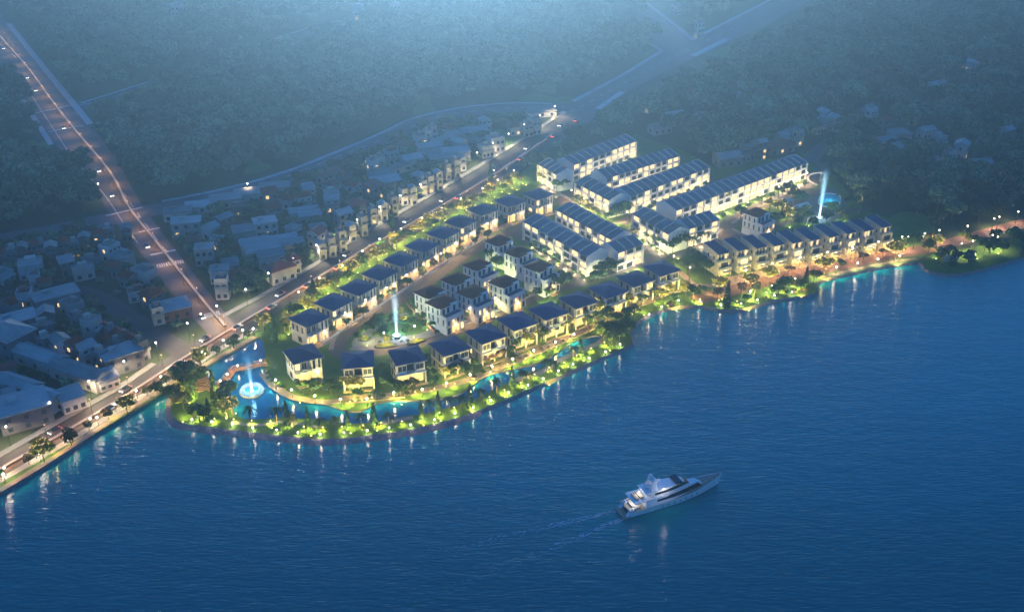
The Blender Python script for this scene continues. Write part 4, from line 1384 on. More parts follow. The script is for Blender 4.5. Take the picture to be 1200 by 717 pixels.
FAIRY = [fairy_mesh(1), fairy_mesh(2)]
_tc = [0]


def tree(kind, g, sc, label, group=None, name=None):
    _tc[0] += 1
    i = _tc[0]
    t = empty(name or kind, (g.x, g.y, 0.02), (i * 2.399) % 6.283)
    v = 0.88 + 0.24 * ((i * 0.618) % 1)
    sc *= {'yellow_tree': 1.3, 'garden_tree': 1.2, 'olive_tree': 1.25, 'dark_tree': 1.15, 'pink_tree': 1.15, 'cypress': 1.1, 'palm_tree': 1.2}.get(kind, 1)
    t.scale = (sc, sc, sc * v)
    if kind == 'forest':
        cm, tm = FCROWN[i % 6], FTRUNK[i % 2]
    elif kind == 'cypress':
        cm, tm = CYP[i % 3], CYPT
    elif kind == 'palm_tree':
        cm, tm = PALM[i % 3], PALMT
    else:
        cs, tm = KIND[kind]
        cm = cs[i % len(cs)]
    link('trunk', tm, t)
    link('crown', cm, t)
    if kind == 'yellow_tree':
        link('string_lights', FAIRY[i % 2], t)
        lamp_light('glow', t, (0.6, -3.4, 1.2), 150, YEL, 0.3)
    cat = {'forest': 'tree', 'cypress': 'cypress', 'palm_tree': 'palm tree'}.get(kind, 'tree')
    return tag(t, label, cat, group)


# ---- woods: nearest ones are trees of their own, the far wood is one mass
def pip(x, y, poly):
    c = False
    n = len(poly)
    for i in range(n):
        x1, y1 = poly[i]
        x2, y2 = poly[(i + 1) % n]
        if (y1 > y) != (y2 > y) and x < (x2 - x1) * (y - y1) / (y2 - y1) + x1:
            c = not c
    return c


WOODS = [
    ('W', 1.0, [(-90, 40), (-12, 92), (14, 108), (33, 138), (56, 170), (103, 217), (118, 247), (60, 262), (-90, 283)], 'the wood left of the wide road'),
    ('N', 1.0, [(-120, -60), (12, 6), (62, 76), (92, 118), (204, 84), (365, 30), (450, 10), (560, -16), (640, -60)], 'the hazy wood above the thin wood road'),
    ('M', 1.0, [(112, 142), (150, 120), (210, 104), (372, 48), (460, 27), (580, -4), (660, -40), (735, -10), (768, 55), (730, 82), (680, 108), (660, 114), (600, 116), (530, 123), (480, 136), (440, 153), (395, 173), (330, 198), (260, 219), (185, 234), (166, 226)], 'the big wood above the branch road'),
    ('X', 1.0, [(765, -40), (800, 22), (812, 38), (930, -24), (1000, -60)], 'the hazy wood beyond the road crossing'),
    ('E', 1.0, [(690, 160), (722, 145), (797, 104), (868, 70), (950, 30), (1040, -60), (1350, -60), (1350, 232), (1190, 250), (1130, 266), (1090, 279), (1058, 262), (1040, 246), (1000, 234), (985, 212), (960, 186), (942, 178), (832, 192), (800, 172), (745, 155), (680, 168), (650, 178)], 'the wood right of the estate'),
    ('T', 0.75, [(-90, 300), (116, 272), (150, 292), (184, 332), (216, 372), (205, 405), (186, 412), (140, 440), (90, 478), (0, 528), (-90, 575)], 'the old town'),
    ('V', 0.85, [(190, 250), (330, 218), (400, 194), (440, 180), (500, 152), (645, 136), (600, 170), (545, 200), (480, 238), (420, 273), (320, 335), (268, 364), (222, 310)], 'the village between the roads'),
    ('S', 0.8, [(612, 196), (660, 168), (700, 152), (700, 176), (650, 192), (628, 206)], 'the slope behind the topmost row'),
]
blocks = []
for t in VILLAS:
    w_, d_ = 0, 0
    for ch in t.children:
        if ch.name.startswith('wall'):
            xs = [v.co for v in ch.data.vertices]
            x0, x1 = min(v.x for v in xs), max(v.x for v in xs)
            y0, y1 = min(v.y for v in xs), max(v.y for v in xs)
            blocks.append((t.location.x, t.location.y, -t.rotation_euler.z, x0, x1, y0, y1))
blk = np.array(blocks)


def near_building(x, y, m):
    dx, dy = x - blk[:, 0], y - blk[:, 1]
    c, s = np.cos(blk[:, 2]), np.sin(blk[:, 2])
    u, v = dx * c - dy * s, dx * s + dy * c
    return bool(np.any((u > blk[:, 3] - m) & (u < blk[:, 4] + m) & (v > blk[:, 5] - m - 1) & (v < blk[:, 6] + m)))


def hides_house(x, y):
    """keep a sight line: no crown right in front of a small house"""
    return near_building(x, y + 5.5, 0.5) if P((x, y, 0))[1] > 130 else near_building(x, y + 8, 0.5)


CLEAR = [(497, 125, 10, 12), (300, 195, 13, 8), (640, 119, 30, 7), (45, 178, 12, 12), (845, 62, 18, 6), (1062, 262, 38, 10), (470, 205, 20, 10), (300, 298, 20, 14), (590, 165, 16, 10), (130, 430, 24, 10), (15, 425, 14, 10), (640, 103, 12, 5)]
LINES = [(smooth([G(*p) for p in pts], 6), r_) for pts, r_ in (
    ([(85, 127), (144, 110), (205, 93), (280, 68), (365, 38), (450, 20), (560, -6)], 14), ([(-30, 352), (40, 340), (97, 342), (130, 358), (165, 380), (215, 412)], 7),
    ([(948, 190), (962, 174), (990, 160), (1040, 141)], 7), ([(1085, 122), (1140, 108)], 11), ([(716, 15), (790, 50)], 13), (BRANCH, 11))]
LINES.append(([p - Vector((0, 11, 0)) for p in LINES[0][0]], 13))
LP = np.array([(p.x, p.y, r_) for l, r_ in LINES for p in l])
cand = []
STEP = 9.6
gy = 300.0
while gy < 1330:
    gx = -560.0
    while gx < 600:
        x, y = gx + random.uniform(-4.2, 4.2), gy + random.uniform(-4.2, 4.2)
        gx += STEP
        u, v = P((x, y, 0))
        if not (-90 < u < 1290 and -62 < v < 575):
            continue
        for key, dens, poly, tx in WOODS:
            if pip(u, v, poly):
                if random.random() > dens: break
                if any(((u - a) / c) ** 2 + ((v - b) / d) ** 2 < 1 for a, b, c, d in CLEAR): break
                if np.any((LP[:, 0] - x) ** 2 + (LP[:, 1] - y) ** 2 < LP[:, 2] ** 2): break
                town = key in 'TVS'
                if near_building(x, y, 2.6 if town else 3.0) or ((key == 'E' or random.random() < 0.75) and hides_house(x, y)): break
                sc = random.uniform(0.5, 0.8) if town else random.choice((0.62, 0.8, 0.95, 1.1, 1.1, 1.28, 1.45)) * random.uniform(0.92, 1.08)
                cand.append((v, x, y, sc, key, tx))
                break
    gy += STEP
E_SMALL = 5.3
gy = 230.0
while gy < 620:
    gx = -300.0
    while gx < 80:
        x, y = gx + random.uniform(-2, 2), gy + random.uniform(-2, 2)
        gx += E_SMALL
        u, v = P((x, y, 0))
        if not (-40 < u < 700 and 100 < v < 575): continue
        for key, dens, poly, tx in WOODS:
            if key in 'TV' and pip(u, v, poly):
                if random.random() < 0.15 or near_building(x, y, 1.2): break
                if any(((u - a) / c) ** 2 + ((v - b) / d) ** 2 < 1 for a, b, c, d in CLEAR): break
                if np.any((LP[:, 0] - x) ** 2 + (LP[:, 1] - y) ** 2 < (LP[:, 2] - 2) ** 2): break
                if random.random() < 0.5 and hides_house(x, y): break
                cand.append((v, x, y, random.uniform(0.3, 0.55), key, tx))
                break
    gy += E_SMALL
cand.sort(key=lambda c: -c[0])
NEAR = 285
for v, x, y, sc, key, tx in cand[:NEAR]:
    tree('forest', Vector((x, y, 0)), sc, {'T': 'dark broadleaf tree among the houses of the old town', 'V': 'dark broadleaf tree in the village between the roads', 'E': 'dark broadleaf tree at the near edge of the wood right of the estate',
         'W': 'dark broadleaf tree at the near edge of the wood left of the wide road', 'M': 'dark broadleaf tree at the near edge of the big wood', 'S': 'dark broadleaf tree on the slope behind the topmost row'}.get(key, 'dark broadleaf tree at the edge of the wood'), 'broadleaf trees of ' + tx, 'broadleaf_tree')
far = cand[NEAR:]
for k in range(6):
    crn = bpy.data.objects.get('crown')
src = []
for o in bpy.data.objects:
    if o.type == 'MESH' and o.data in FCROWN and o.data not in [s.data for s in src]:
        src.append(o)
me = bpy.data.meshes.new('far_wood')
me.vertices.add(len(far))
me.vertices.foreach_set('co', np.array([(c[1], c[2], 0.0) for c in far], dtype=np.float32).ravel())
at = me.attributes.new('size', 'FLOAT', 'POINT'); at.data.foreach_set('value', np.array([c[3] for c in far], dtype=np.float32))
at = me.attributes.new('turn', 'FLOAT', 'POINT'); at.data.foreach_set('value', rng.uniform(0, 6.28, len(far)).astype(np.float32))
at = me.attributes.new('sort', 'INT', 'POINT'); at.data.foreach_set('value', rng.integers(0, len(src), len(far)).astype(np.int32))
fw = tag(link('far_wood', me), 'mass of dark broadleaf woods fading into blue haze behind the roads', 'wood', kind='stuff')
ng = bpy.data.node_groups.new('far_wood', 'GeometryNodeTree')
ng.interface.new_socket('Geometry', in_out='INPUT', socket_type='NodeSocketGeometry')
ng.interface.new_socket('Geometry', in_out='OUTPUT', socket_type='NodeSocketGeometry')
N_, L_ = ng.nodes, ng.links
gi, go = N_.new('NodeGroupInput'), N_.new('NodeGroupOutput')
jn = N_.new('GeometryNodeJoinGeometry')


def named(nm, ty):
    a = N_.new('GeometryNodeInputNamedAttribute')
    a.data_type = ty
    a.inputs[0].default_value = nm
    return a


a_s, a_t, a_k = named('size', 'FLOAT'), named('turn', 'FLOAT'), named('sort', 'INT')
cmb = N_.new('ShaderNodeCombineXYZ')
L_.new(a_t.outputs[0], cmb.inputs[2])
for k, s_ in enumerate(src):
    oi = N_.new('GeometryNodeObjectInfo')
    oi.inputs['Object'].default_value = s_
    oi.inputs['As Instance'].default_value = True
    eq = N_.new('FunctionNodeCompare')
    eq.data_type = 'INT'
    eq.operation = 'EQUAL'
    L_.new(a_k.outputs[0], eq.inputs[2])
    eq.inputs[3].default_value = k
    ip = N_.new('GeometryNodeInstanceOnPoints')
    L_.new(gi.outputs[0], ip.inputs['Points'])
    L_.new(eq.outputs[0], ip.inputs['Selection'])
    L_.new(oi.outputs['Geometry'], ip.inputs['Instance'])
    L_.new(cmb.outputs[0], ip.inputs['Rotation'])
    L_.new(a_s.outputs[0], ip.inputs['Scale'])
    L_.new(ip.outputs[0], jn.inputs[0])
L_.new(jn.outputs[0], go.inputs[0])
md = fw.modifiers.new('scatter', 'NODES')
md.node_group = ng
print('forest', len(cand), 'src', len(src))

# ------------------------------------------------------------------ trees of the estate
NT = 0


def trees_at(kind, pts, sc, label, group):
    for i, p in enumerate(pts):
        s = sc * random.uniform(0.85, 1.15)
        tree(kind, G(*p), p[2] * s if len(p) > 2 and False else s, label, group)


def along(pts, step, jit, off=0.0):
    g = smooth([G(*p) for p in pts], 1.0)
    acc, res = 0.0, []
    for a, b in zip(g, g[1:]):
        acc += (b - a).length
        if acc > step:
            acc = 0
            d = (b - a).normalized()
            q = Vector((-d.y, d.x, 0))
            res.append(b + q * (off + random.uniform(-jit, jit)) + d * random.uniform(-jit, jit) * 0.5)
    return res


MAINROW = [(322, 398), (332, 382), (352, 358), (385, 333), (420, 312), (450, 292), (480, 273), (508, 258), (540, 244), (575, 226), (605, 212)]
ks = ['garden_tree', 'yellow_tree', 'olive_tree', 'garden_tree', 'yellow_tree', 'yellow_tree', 'olive_tree']
TXT = {'garden_tree': 'green', 'yellow_tree': 'golden-leaved', 'olive_tree': 'olive-green', 'dark_tree': 'dark green', 'pink_tree': 'pinkish', 'cypress': 'slim cypress', 'palm_tree': 'palm'}
for off, st in ((-1.4, 6.0), (-5.6, 7.0)):
    for i, g in enumerate(along(MAINROW, st, 1.8, off)):
        if near_building(g.x, g.y, 1.2): continue
        k = ks[(i * 5 + int(off * 3)) % 7]
        tree(k, g, random.uniform(0.55, 0.8) if off > -3 else random.uniform(0.7, 1.05), f'{TXT[k]} tree in the lit belt between the main road and the blue-roofed villas', f'{TXT[k]} trees in the belt beside the main road')
for p in [(343, 384), (368, 352), (460, 268), (575, 213), (322, 402)]:
    tree('cypress', G(*p), 0.95, 'slim cypress in the lit belt beside the main road', 'cypresses in the belt beside the main road')
# left tip of the peninsula
for k, pts, sc in (('olive_tree', [(202, 476), (216, 480), (214, 458), (222, 450)], 1.1), ('dark_tree', [(236, 447), (222, 462), (212, 446), (262, 478), (268, 468)], 0.95), ('yellow_tree', [(208, 468), (272, 484), (266, 489)], 0.8),
                   ('garden_tree', [(226, 490), (240, 494), (256, 486)], 0.75), ('cypress', [(228, 468), (252, 466), (246, 494), (252, 480)], 0.85), ('palm_tree', [(234, 493), (273, 486), (294, 494), (325, 496)], 0.85)):
    for p in pts:
        tree(k, G(*p), sc * random.uniform(0.9, 1.12), f'{TXT[k]} tree on the left tip of the peninsula'.replace('cypress tree', 'cypress'), f'{TXT[k]} trees on the tip of the peninsula')
# strip between stream and lake
for k, pts, sc in (('cypress', [(337, 499), (362, 505), (408, 503), (439, 500), (494, 494), (514, 489), (551, 480), (680, 420), (600, 455)], 0.78), ('palm_tree', [(376, 503), (424, 503), (456, 501), (503, 484), (527, 482), (541, 481), (563, 470), (582, 460), (612, 448), (640, 436), (648, 438), (672, 420)], 0.72),
                   ('olive_tree', [(342, 500), (392, 504), (620, 446)], 0.6)):
    for p in pts:
        tree(k, G(*p), sc * random.uniform(0.9, 1.12), f'{TXT[k]} tree on the grass strip between the stream and the lake'.replace('cypress tree', 'cypress'), f'{TXT[k]} trees on the strip between stream and lake')
# right end of the strip: a thick grove
for k, pts, sc in (('garden_tree', [(706, 400), (716, 395), (722, 386), (702, 386), (730, 394), (712, 378), (735, 380)], 1.0), ('yellow_tree', [(698, 372), (704, 394), (742, 372)], 0.95), ('dark_tree', [(726, 400), (716, 404), (736, 390)], 0.8)):
    for p in pts:
        tree(k, G(*p), sc * random.uniform(0.9, 1.1), f'{TXT[k]} tree in the grove at the right end of the stream', f'{TXT[k]} trees in the grove at the end of the stream')
# gardens before the lakeside villas
FRONT = [('yellow_tree', (408, 458)), ('yellow_tree', (422, 458)), ('yellow_tree', (414, 461)), ('dark_tree', (388, 462)), ('dark_tree', (376, 458)), ('garden_tree', (366, 464)), ('garden_tree', (396, 466)), ('garden_tree', (352, 462)), ('palm_tree', (442, 473)), ('garden_tree', (420, 468)),
         ('garden_tree', (463, 462)), ('dark_tree', (470, 464)), ('olive_tree', (484, 461)), ('yellow_tree', (522, 443)), ('garden_tree', (532, 444)), ('dark_tree', (546, 443)), ('garden_tree', (508, 455)), ('pink_tree', (578, 425)), ('pink_tree', (588, 422)), ('pink_tree', (570, 428)),
         ('yellow_tree', (614, 402)), ('yellow_tree', (624, 401)), ('yellow_tree', (619, 407)), ('garden_tree', (606, 412)), ('olive_tree', (636, 402)), ('garden_tree', (648, 393)), ('yellow_tree', (656, 391)), ('yellow_tree', (664, 388)), ('olive_tree', (681, 379)), ('dark_tree', (690, 384)),
         ('garden_tree', (716, 366)), ('yellow_tree', (735, 360)), ('garden_tree', (752, 362)), ('yellow_tree', (776, 352)), ('yellow_tree', (784, 346)), ('garden_tree', (790, 358)), ('olive_tree', (764, 352)), ('garden_tree', (745, 368))]
for k, p in FRONT:
    tree(k, G(*p), random.uniform(0.66, 0.9), f'{TXT[k]} tree in the gardens before the lakeside villas'.replace('palm tree', 'palm tree'), f'{TXT[k]} trees before the lakeside villas')
# lakeside lawn at the right
RT = [('yellow_tree', (843, 343), 1.05), ('yellow_tree', (878, 341), 0.95), ('yellow_tree', (901, 333), 1.1), ('yellow_tree', (965, 322), 1.15), ('yellow_tree', (1048, 306), 1.1), ('yellow_tree', (1096, 292), 0.9), ('olive_tree', (1128, 288), 1.0), ('olive_tree', (1140, 292), 0.9),
      ('garden_tree', (812, 352), 1.0), ('yellow_tree', (803, 348), 0.8), ('olive_tree', (822, 350), 0.8), ('pink_tree', (840, 352), 1.0), ('pink_tree', (868, 346), 1.0), ('pink_tree', (924, 322), 0.9), ('pink_tree', (1011, 308), 0.85), ('olive_tree', (884, 347), 0.8), ('garden_tree', (874, 357), 0.7),
      ('dark_tree', (918, 342), 0.85), ('dark_tree', (912, 344), 0.7), ('cypress', (851, 362), 1.0), ('cypress', (943, 338), 0.85), ('olive_tree', (932, 341), 0.8), ('olive_tree', (953, 334), 0.9), ('garden_tree', (938, 343), 0.8), ('garden_tree', (906, 347), 0.6), ('pink_tree', (786, 364), 0.7),
      ('dark_tree', (820, 316), 0.95), ('dark_tree', (812, 310), 0.9), ('garden_tree', (826, 322), 0.9), ('dark_tree', (832, 318), 0.8), ('olive_tree', (806, 322), 0.8), ('garden_tree', (838, 310), 0.8),
      ('dark_tree', (1070, 292), 0.9), ('pink_tree', (1080, 289), 0.9), ('dark_tree', (1088, 296), 0.8), ('garden_tree', (1060, 288), 0.7), ('dark_tree', (1106, 304), 0.9), ('cypress', (1115, 312), 0.9), ('garden_tree', (1100, 309), 0.8), ('dark_tree', (1134, 309), 0.8), ('dark_tree', (1152, 300), 1.0),
      ('dark_tree', (1160, 296), 0.9), ('dark_tree', (1172, 297), 0.9), ('dark_tree', (1186, 286), 1.0), ('dark_tree', (1196, 290), 0.9), ('garden_tree', (1122, 306), 0.6), ('dark_tree', (1165, 284), 0.8), ('pink_tree', (1034, 301), 0.8), ('dark_tree', (985, 315), 0.55), ('pink_tree', (1090, 284), 0.9)]
for k, p, sc in RT:
    side = 'on the lawn below the brick lakeside road' if p[0] < 1060 else 'on the round headland at the right shore'
    tree(k, G(*p), sc, f'{TXT[k]} tree {side}'.replace('cypress tree', 'cypress'), f'{TXT[k]} trees {side}')
# corners of the rows, the white villas, the roundabout, the water park
CT = [('dark_tree', (658, 222), 1.0), ('garden_tree', (652, 226), 0.9), ('yellow_tree', (640, 216), 0.75), ('yellow_tree', (634, 213), 0.7), ('dark_tree', (731, 254), 1.05), ('dark_tree', (722, 257), 0.95), ('garden_tree', (714, 262), 0.8), ('garden_tree', (702, 256), 0.6), ('yellow_tree', (690, 250), 0.75), ('yellow_tree', (682, 244), 0.75), ('yellow_tree', (697, 254), 0.7), ('garden_tree', (675, 240), 0.65),
      ('dark_tree', (710, 325), 1.0), ('dark_tree', (702, 329), 0.9), ('garden_tree', (716, 322), 0.9), ('garden_tree', (695, 331), 0.7), ('dark_tree', (796, 293), 1.2), ('dark_tree', (788, 297), 0.95), ('garden_tree', (775, 292), 0.95), ('garden_tree', (768, 289), 0.7), ('garden_tree', (758, 283), 0.65), ('olive_tree', (745, 277), 0.65),
      ('garden_tree', (640, 299), 0.55), ('garden_tree', (652, 306), 0.55), ('garden_tree', (628, 292), 0.55), ('garden_tree', (664, 314), 0.55), ('palm_tree', (812, 291), 0.9), ('palm_tree', (820, 288), 0.9), ('palm_tree', (829, 286), 0.9),
      ('garden_tree', (574, 310), 1.0), ('garden_tree', (582, 318), 1.0), ('dark_tree', (590, 316), 0.9), ('garden_tree', (596, 320), 0.9), ('dark_tree', (560, 332), 0.7), ('dark_tree', (638, 345), 0.8), ('dark_tree', (650, 342), 0.95), ('garden_tree', (644, 350), 0.75), ('dark_tree', (660, 336), 0.8), ('garden_tree', (630, 351), 0.7), ('garden_tree', (666, 332), 0.7), ('dark_tree', (625, 336), 0.7),
      ('garden_tree', (532, 379), 0.5), ('garden_tree', (578, 364), 0.55), ('garden_tree', (614, 353), 0.5), ('garden_tree', (484, 362), 0.6), ('garden_tree', (490, 369), 0.6), ('garden_tree', (498, 378), 0.6), ('garden_tree', (507, 386), 0.6), ('dark_tree', (548, 374), 0.5),
      ('dark_tree', (436, 390), 0.75), ('garden_tree', (428, 396), 0.7), ('dark_tree', (443, 384), 0.75), ('dark_tree', (450, 394), 0.6), ('garden_tree', (482, 388), 0.75), ('garden_tree', (476, 394), 0.55), ('olive_tree', (455, 402), 0.5), ('yellow_tree', (468, 372), 0.55),
      ('yellow_tree', (902, 247), 0.85), ('yellow_tree', (912, 253), 0.95), ('yellow_tree', (922, 260), 0.95), ('dark_tree', (876, 262), 0.8), ('dark_tree', (868, 256), 0.8), ('dark_tree', (905, 264), 0.8), ('olive_tree', (944, 254), 0.8), ('dark_tree', (930, 236), 0.9), ('dark_tree', (938, 240), 0.9), ('dark_tree', (952, 268), 0.7), ('dark_tree', (973, 250), 0.8), ('olive_tree', (985, 238), 0.9), ('dark_tree', (996, 246), 0.9), ('dark_tree', (935, 266), 0.7),
      ('olive_tree', (912, 232), 0.8), ('dark_tree', (922, 228), 0.8), ('olive_tree', (936, 256), 0.8), ('garden_tree', (946, 262), 0.8), ('dark_tree', (968, 262), 0.8), ('olive_tree', (982, 256), 0.9), ('dark_tree', (1006, 252), 0.8), ('olive_tree', (992, 260), 0.7), ('garden_tree', (928, 258), 0.7), ('dark_tree', (914, 262), 0.7),
      ('olive_tree', (1000, 228), 1.1), ('olive_tree', (988, 218), 1.1), ('olive_tree', (1010, 238), 1.0), ('olive_tree', (994, 206), 1.0), ('garden_tree', (1020, 244), 1.0), ('garden_tree', (975, 216), 0.8)]
for k, p, sc in CT:
    wh = 'beside the row houses' if p[0] > 610 and p[1] < 332 and p[0] < 850 else ('between the white brown-roofed villas' if 480 < p[0] < 680 else ('in the roundabout garden' if p[0] < 485 else 'around the water park'))
    tree(k, G(*p), sc, f'{TXT[k]} tree {wh}', f'{TXT[k]} trees {wh}')
for i, g in enumerate(along([(796, 270), (850, 252), (900, 232), (945, 216)], 7.5, 0.4, -2.0)):
    tree('dark_tree', g, 0.42, 'small dark tree in the file along the longest row', 'small dark trees along the longest row')
for i, g in enumerate(along([(740, 253), (780, 237), (826, 219)], 5.0, 0.5, -2.0)):
    tree('dark_tree' if i % 3 else 'garden_tree', g, 0.45, 'small green tree along the row beside the longest row', 'small trees along the row beside the longest one')
for i, g in enumerate(along([(676, 214), (743, 187)], 6.0, 0.5, -2.4)):
    tree('dark_tree', g, 0.42, 'small dark tree along the topmost row', 'small dark trees along the topmost row')
for i, g in enumerate(along([(390, 398), (420, 378), (460, 352), (500, 325), (540, 300), (575, 280)], 9.0, 0.5, 1.0)):
    if near_building(g.x, g.y, 0.8): continue
    tree(('garden_tree', 'dark_tree', 'olive_tree')[i % 3], g, 0.6, 'small garden tree before the villas beside the main road', 'small garden trees before the main road villas')
# planting between the villas
for lst, z, grp, tx in ((LV, 9.4, 'garden trees between the lakeside villas', 'between two blue-roofed lakeside villas'), (LN, 9.4, 'garden trees between the main road villas', 'between two blue-roofed main road villas')):
    for (pa, aa), (pb, ab) in zip(lst, lst[1:]):
        c = (G(*pa, z) + G(*pb, z)) / 2
        nrm = Vector((math.sin(R(aa)), -math.cos(R(aa)), 0))
        for k, dd in enumerate((5.0, 0.5, -5.5)):
            g = c + nrm * dd + Vector((random.uniform(-0.7, 0.7), random.uniform(-0.7, 0.7), 0))
            if near_building(g.x, g.y, 0.4): continue
            kd = ('garden_tree', 'olive_tree', 'dark_tree')[(k + int(pa[0])) % 3]
            tree(kd, g, random.uniform(0.45, 0.62), f'small {TXT[kd]} tree {tx}', f'{TXT[kd]} ' + grp)
for i, p in enumerate([(446, 388), (456, 384), (462, 378), (480, 372), (490, 378), (495, 386), (420, 400), (440, 400), (500, 372), (472, 386)]):
    kd = ('garden_tree', 'olive_tree', 'dark_tree')[i % 3]
    tree(kd, G(*p), random.uniform(0.45, 0.6), f'small {TXT[kd]} tree in the roundabout garden', f'small {TXT[kd]} trees in the roundabout garden')
# street trees on the verge of the main road
for i, p in enumerate([(52, 541), (150, 486), (236, 430), (310, 388), (84, 522), (185, 464), (274, 408)]):
    tree('yellow_tree' if i < 4 else 'dark_tree', G(*p), 1.0 if i < 4 else 0.7, f'{ORD[i % 4]} {"golden" if i < 4 else "dark"} street tree from the left on the verge of the main road', 'street trees on the main road verge')
for i, g in enumerate(along([(-30, 582), (60, 532), (140, 485), (215, 440), (265, 412), (300, 392)], 7.5, 0.5, 0.4)):
    kd = ('garden_tree', 'olive_tree', 'dark_tree')[i % 3]
    tree(kd, g, random.uniform(0.42, 0.6), f'small {TXT[kd]} tree in the file on the water side of the main road', f'small {TXT[kd]} trees on the water side of the main road')
# shrubs: hedges and beds, counted ones
def shrub(g, k, sc, label, group):
    o = link('shrub', SHRUB[k], None, (g.x, g.y, 0.02), random.uniform(0, 6), (sc, sc, sc))
    return tag(o, label, 'shrub', group)


for pts, st, k, tx in (([(310, 434), (320, 447), (345, 461), (378, 468)], 3.0, 0, 'along the pond bank'), ([(404, 470), (440, 466), (470, 464), (505, 458)], 3.4, 1, 'before the first lakeside villas'), ([(545, 447), (580, 433), (620, 417), (660, 400), (700, 383)], 3.4, 2, 'before the middle lakeside villas'),
                       ([(616, 285), (650, 306), (690, 329)], 2.6, 0, 'along the crescent row'), ([(676, 238), (714, 260)], 2.4, 1, 'before the short gabled row'), ([(742, 276), (783, 301)], 2.4, 1, 'before the row on the curved street'), ([(480, 358), (495, 374), (512, 390)], 2.4, 0, 'along the hedge of the white villas'),
                       ([(520, 384), (560, 370), (610, 350)], 3.0, 0, 'before the front white villas'), ([(440, 404), (462, 400), (480, 402)], 1.8, 1, 'in the roundabout bed'), ([(840, 322), (900, 312), (970, 300), (1036, 288)], 5, 3, 'before the narrow houses'),
                       ([(345, 503), (400, 505), (470, 499)], 5, 1, 'on the strip by the lake'), ([(866, 356), (900, 349), (945, 340)], 4, 2, 'on the lakeside lawn')):
    for g in along(pts, st, 0.6):
        shrub(g, k if random.random() < 0.75 else 3, random.uniform(0.8, 1.35), 'clipped leafy shrub ' + tx, 'shrubs ' + tx)

# ------------------------------------------------------------------ lamps
def lamp_proto(name, h, m, r):
    pole = MB().bar((0, 0, 0), (0, 0, h - 0.3), 0.09, 0.06).bar((0, 0, 0), (0, 0, 0.5), 0.16, 0.16).mesh('pole', M['metal'])
    head = MB().ball((0, 0, 0), r, 10, 6).mesh('lamp_head', M[m], True)
    return pole, head, h


LP1 = lamp_proto('street_lamp', 6.0, 'lamp', 0.29)
LP2 = lamp_proto('path_lamp', 3.2, 'lamp_shore', 0.30)
LP5 = lamp_proto('bank_lamp', 1.3, 'lamp_shore', 0.22)
LP6 = lamp_proto('lawn_light', 1.6, 'uplight', 0.16)
LP3 = lamp_proto('street_lamp', 7.5, 'lamp_cool', 0.32)
LP4 = lamp_proto('street_lamp', 7.5, 'trail_lamp', 0.2)  # added lamps, their orange light stands in for traffic light trails


def lamp(name, g, pr, power, col, label, group, light=True):
    t = empty(name, (g.x, g.y, 0.03))
    link('pole', pr[0], t)
    hd = link('lamp_head', pr[1], t, (0, 0, pr[2]))
    if light:
        lamp_light('glow', hd, (0, 0, -0.75), power * 1.9, col, 0.25, R(150))
    return tag(t, label, 'lamp', group)


for g in along([(-40, 554), (0, 530), (68, 491), (137, 452), (190, 420), (240, 388), (285, 362), (320, 337), (380, 301), (420, 275), (484, 238), (547, 202), (588, 177), (650, 139)], 15, 0):
    lamp('street_lamp', g, LP3, 2600, SOFT, 'street lamp on the left pavement of the main road', 'lamps on the left pavement of the main road')
for g in along([(-60, 599), (0, 566), (82, 519), (150, 478), (222, 435), (260, 412), (305, 388)], 9.5, 0.2, 1.6):
    lamp('path_lamp', g, LP2, 140, SOFT, 'low lamp on the grass verge of the main road', 'low lamps on the verge of the main road')
for g in along([(-40, 592), (60, 534), (120, 496), (165, 469), (225, 434), (262, 413), (300, 392)], 11, 0.2):
    lamp('path_lamp', g, LP2, 70, WARM, 'low lamp on the walk by the lake at the left', 'low lamps on the left lake walk')
for g in along(MAINROW, 14, 2.0, -1):
    lamp('street_lamp', g, LP1, 1500, (1.0, 0.84, 0.30), 'garden lamp among the trees of the belt beside the main road', 'garden lamps in the belt beside the main road')
for g in along([(330, 364), (390, 329), (430, 308), (498, 270), (560, 234), (606, 206)], 17, 0.2):  # added lamps for the warm traffic band at this edge
    lamp('street_lamp', g, LP4, 1600, ORANGE, 'added orange lamp for traffic glow on the right edge of the main road', 'added orange lamps on the right edge of the main road')
EST = [[(590, 266), (560, 283), (520, 310), (480, 336), (440, 361), (408, 381), (390, 397)], [(412, 410), (440, 408), (480, 400), (530, 385), (570, 369), (620, 347), (655, 333), (690, 322)], [(612, 268), (637, 287), (662, 306)],
       [(655, 226), (690, 249), (732, 261), (760, 284), (780, 292), (800, 289), (846, 268)], [(862, 260), (882, 246), (922, 227), (948, 214)], [(640, 212), (660, 215), (668, 226)], [(772, 302), (790, 316), (812, 332)]]
for i, pts in enumerate(EST):
    for g in along(pts, 12, 0.1):
        lamp('street_lamp', g, LP1, 1250, WARM, 'street lamp along ' + ('the street of the main road villas', 'the street behind the lakeside villas', 'the crescent street', 'the curved street of the row houses', 'the street before the longest row', 'the lane at the top left rows', 'the path past the last lakeside villa')[i], 'street lamps of estate street ' + ORD[i])
for g in along([(838, 338), (875, 331), (920, 319), (975, 309), (1018, 300), (1060, 290)], 13, 0.4):
    lamp('street_lamp', g, LP1, 1500, WARM, 'street lamp along the brick lakeside road', 'lamps along the brick lakeside road')
for g in along([(850, 356), (900, 344), (960, 326), (1004, 316), (1050, 308), (1076, 304)], 10.5, 0.3):
    lamp('path_lamp', g, LP2, 500, SOFT, 'low lamp on the right lake walk', 'low lamps on the right lake walk')
for g in along([(206, 488), (218, 494), (260, 500), (320, 507), (380, 512), (430, 508), (490, 499), (540, 486), (590, 467), (640, 445), (690, 423), (733, 405)], 7.0, 0.5):
    lamp('bank_lamp', g, LP5, 60, SOFT, 'small lamp on the stone bank of the peninsula', 'small lamps along the stone bank')
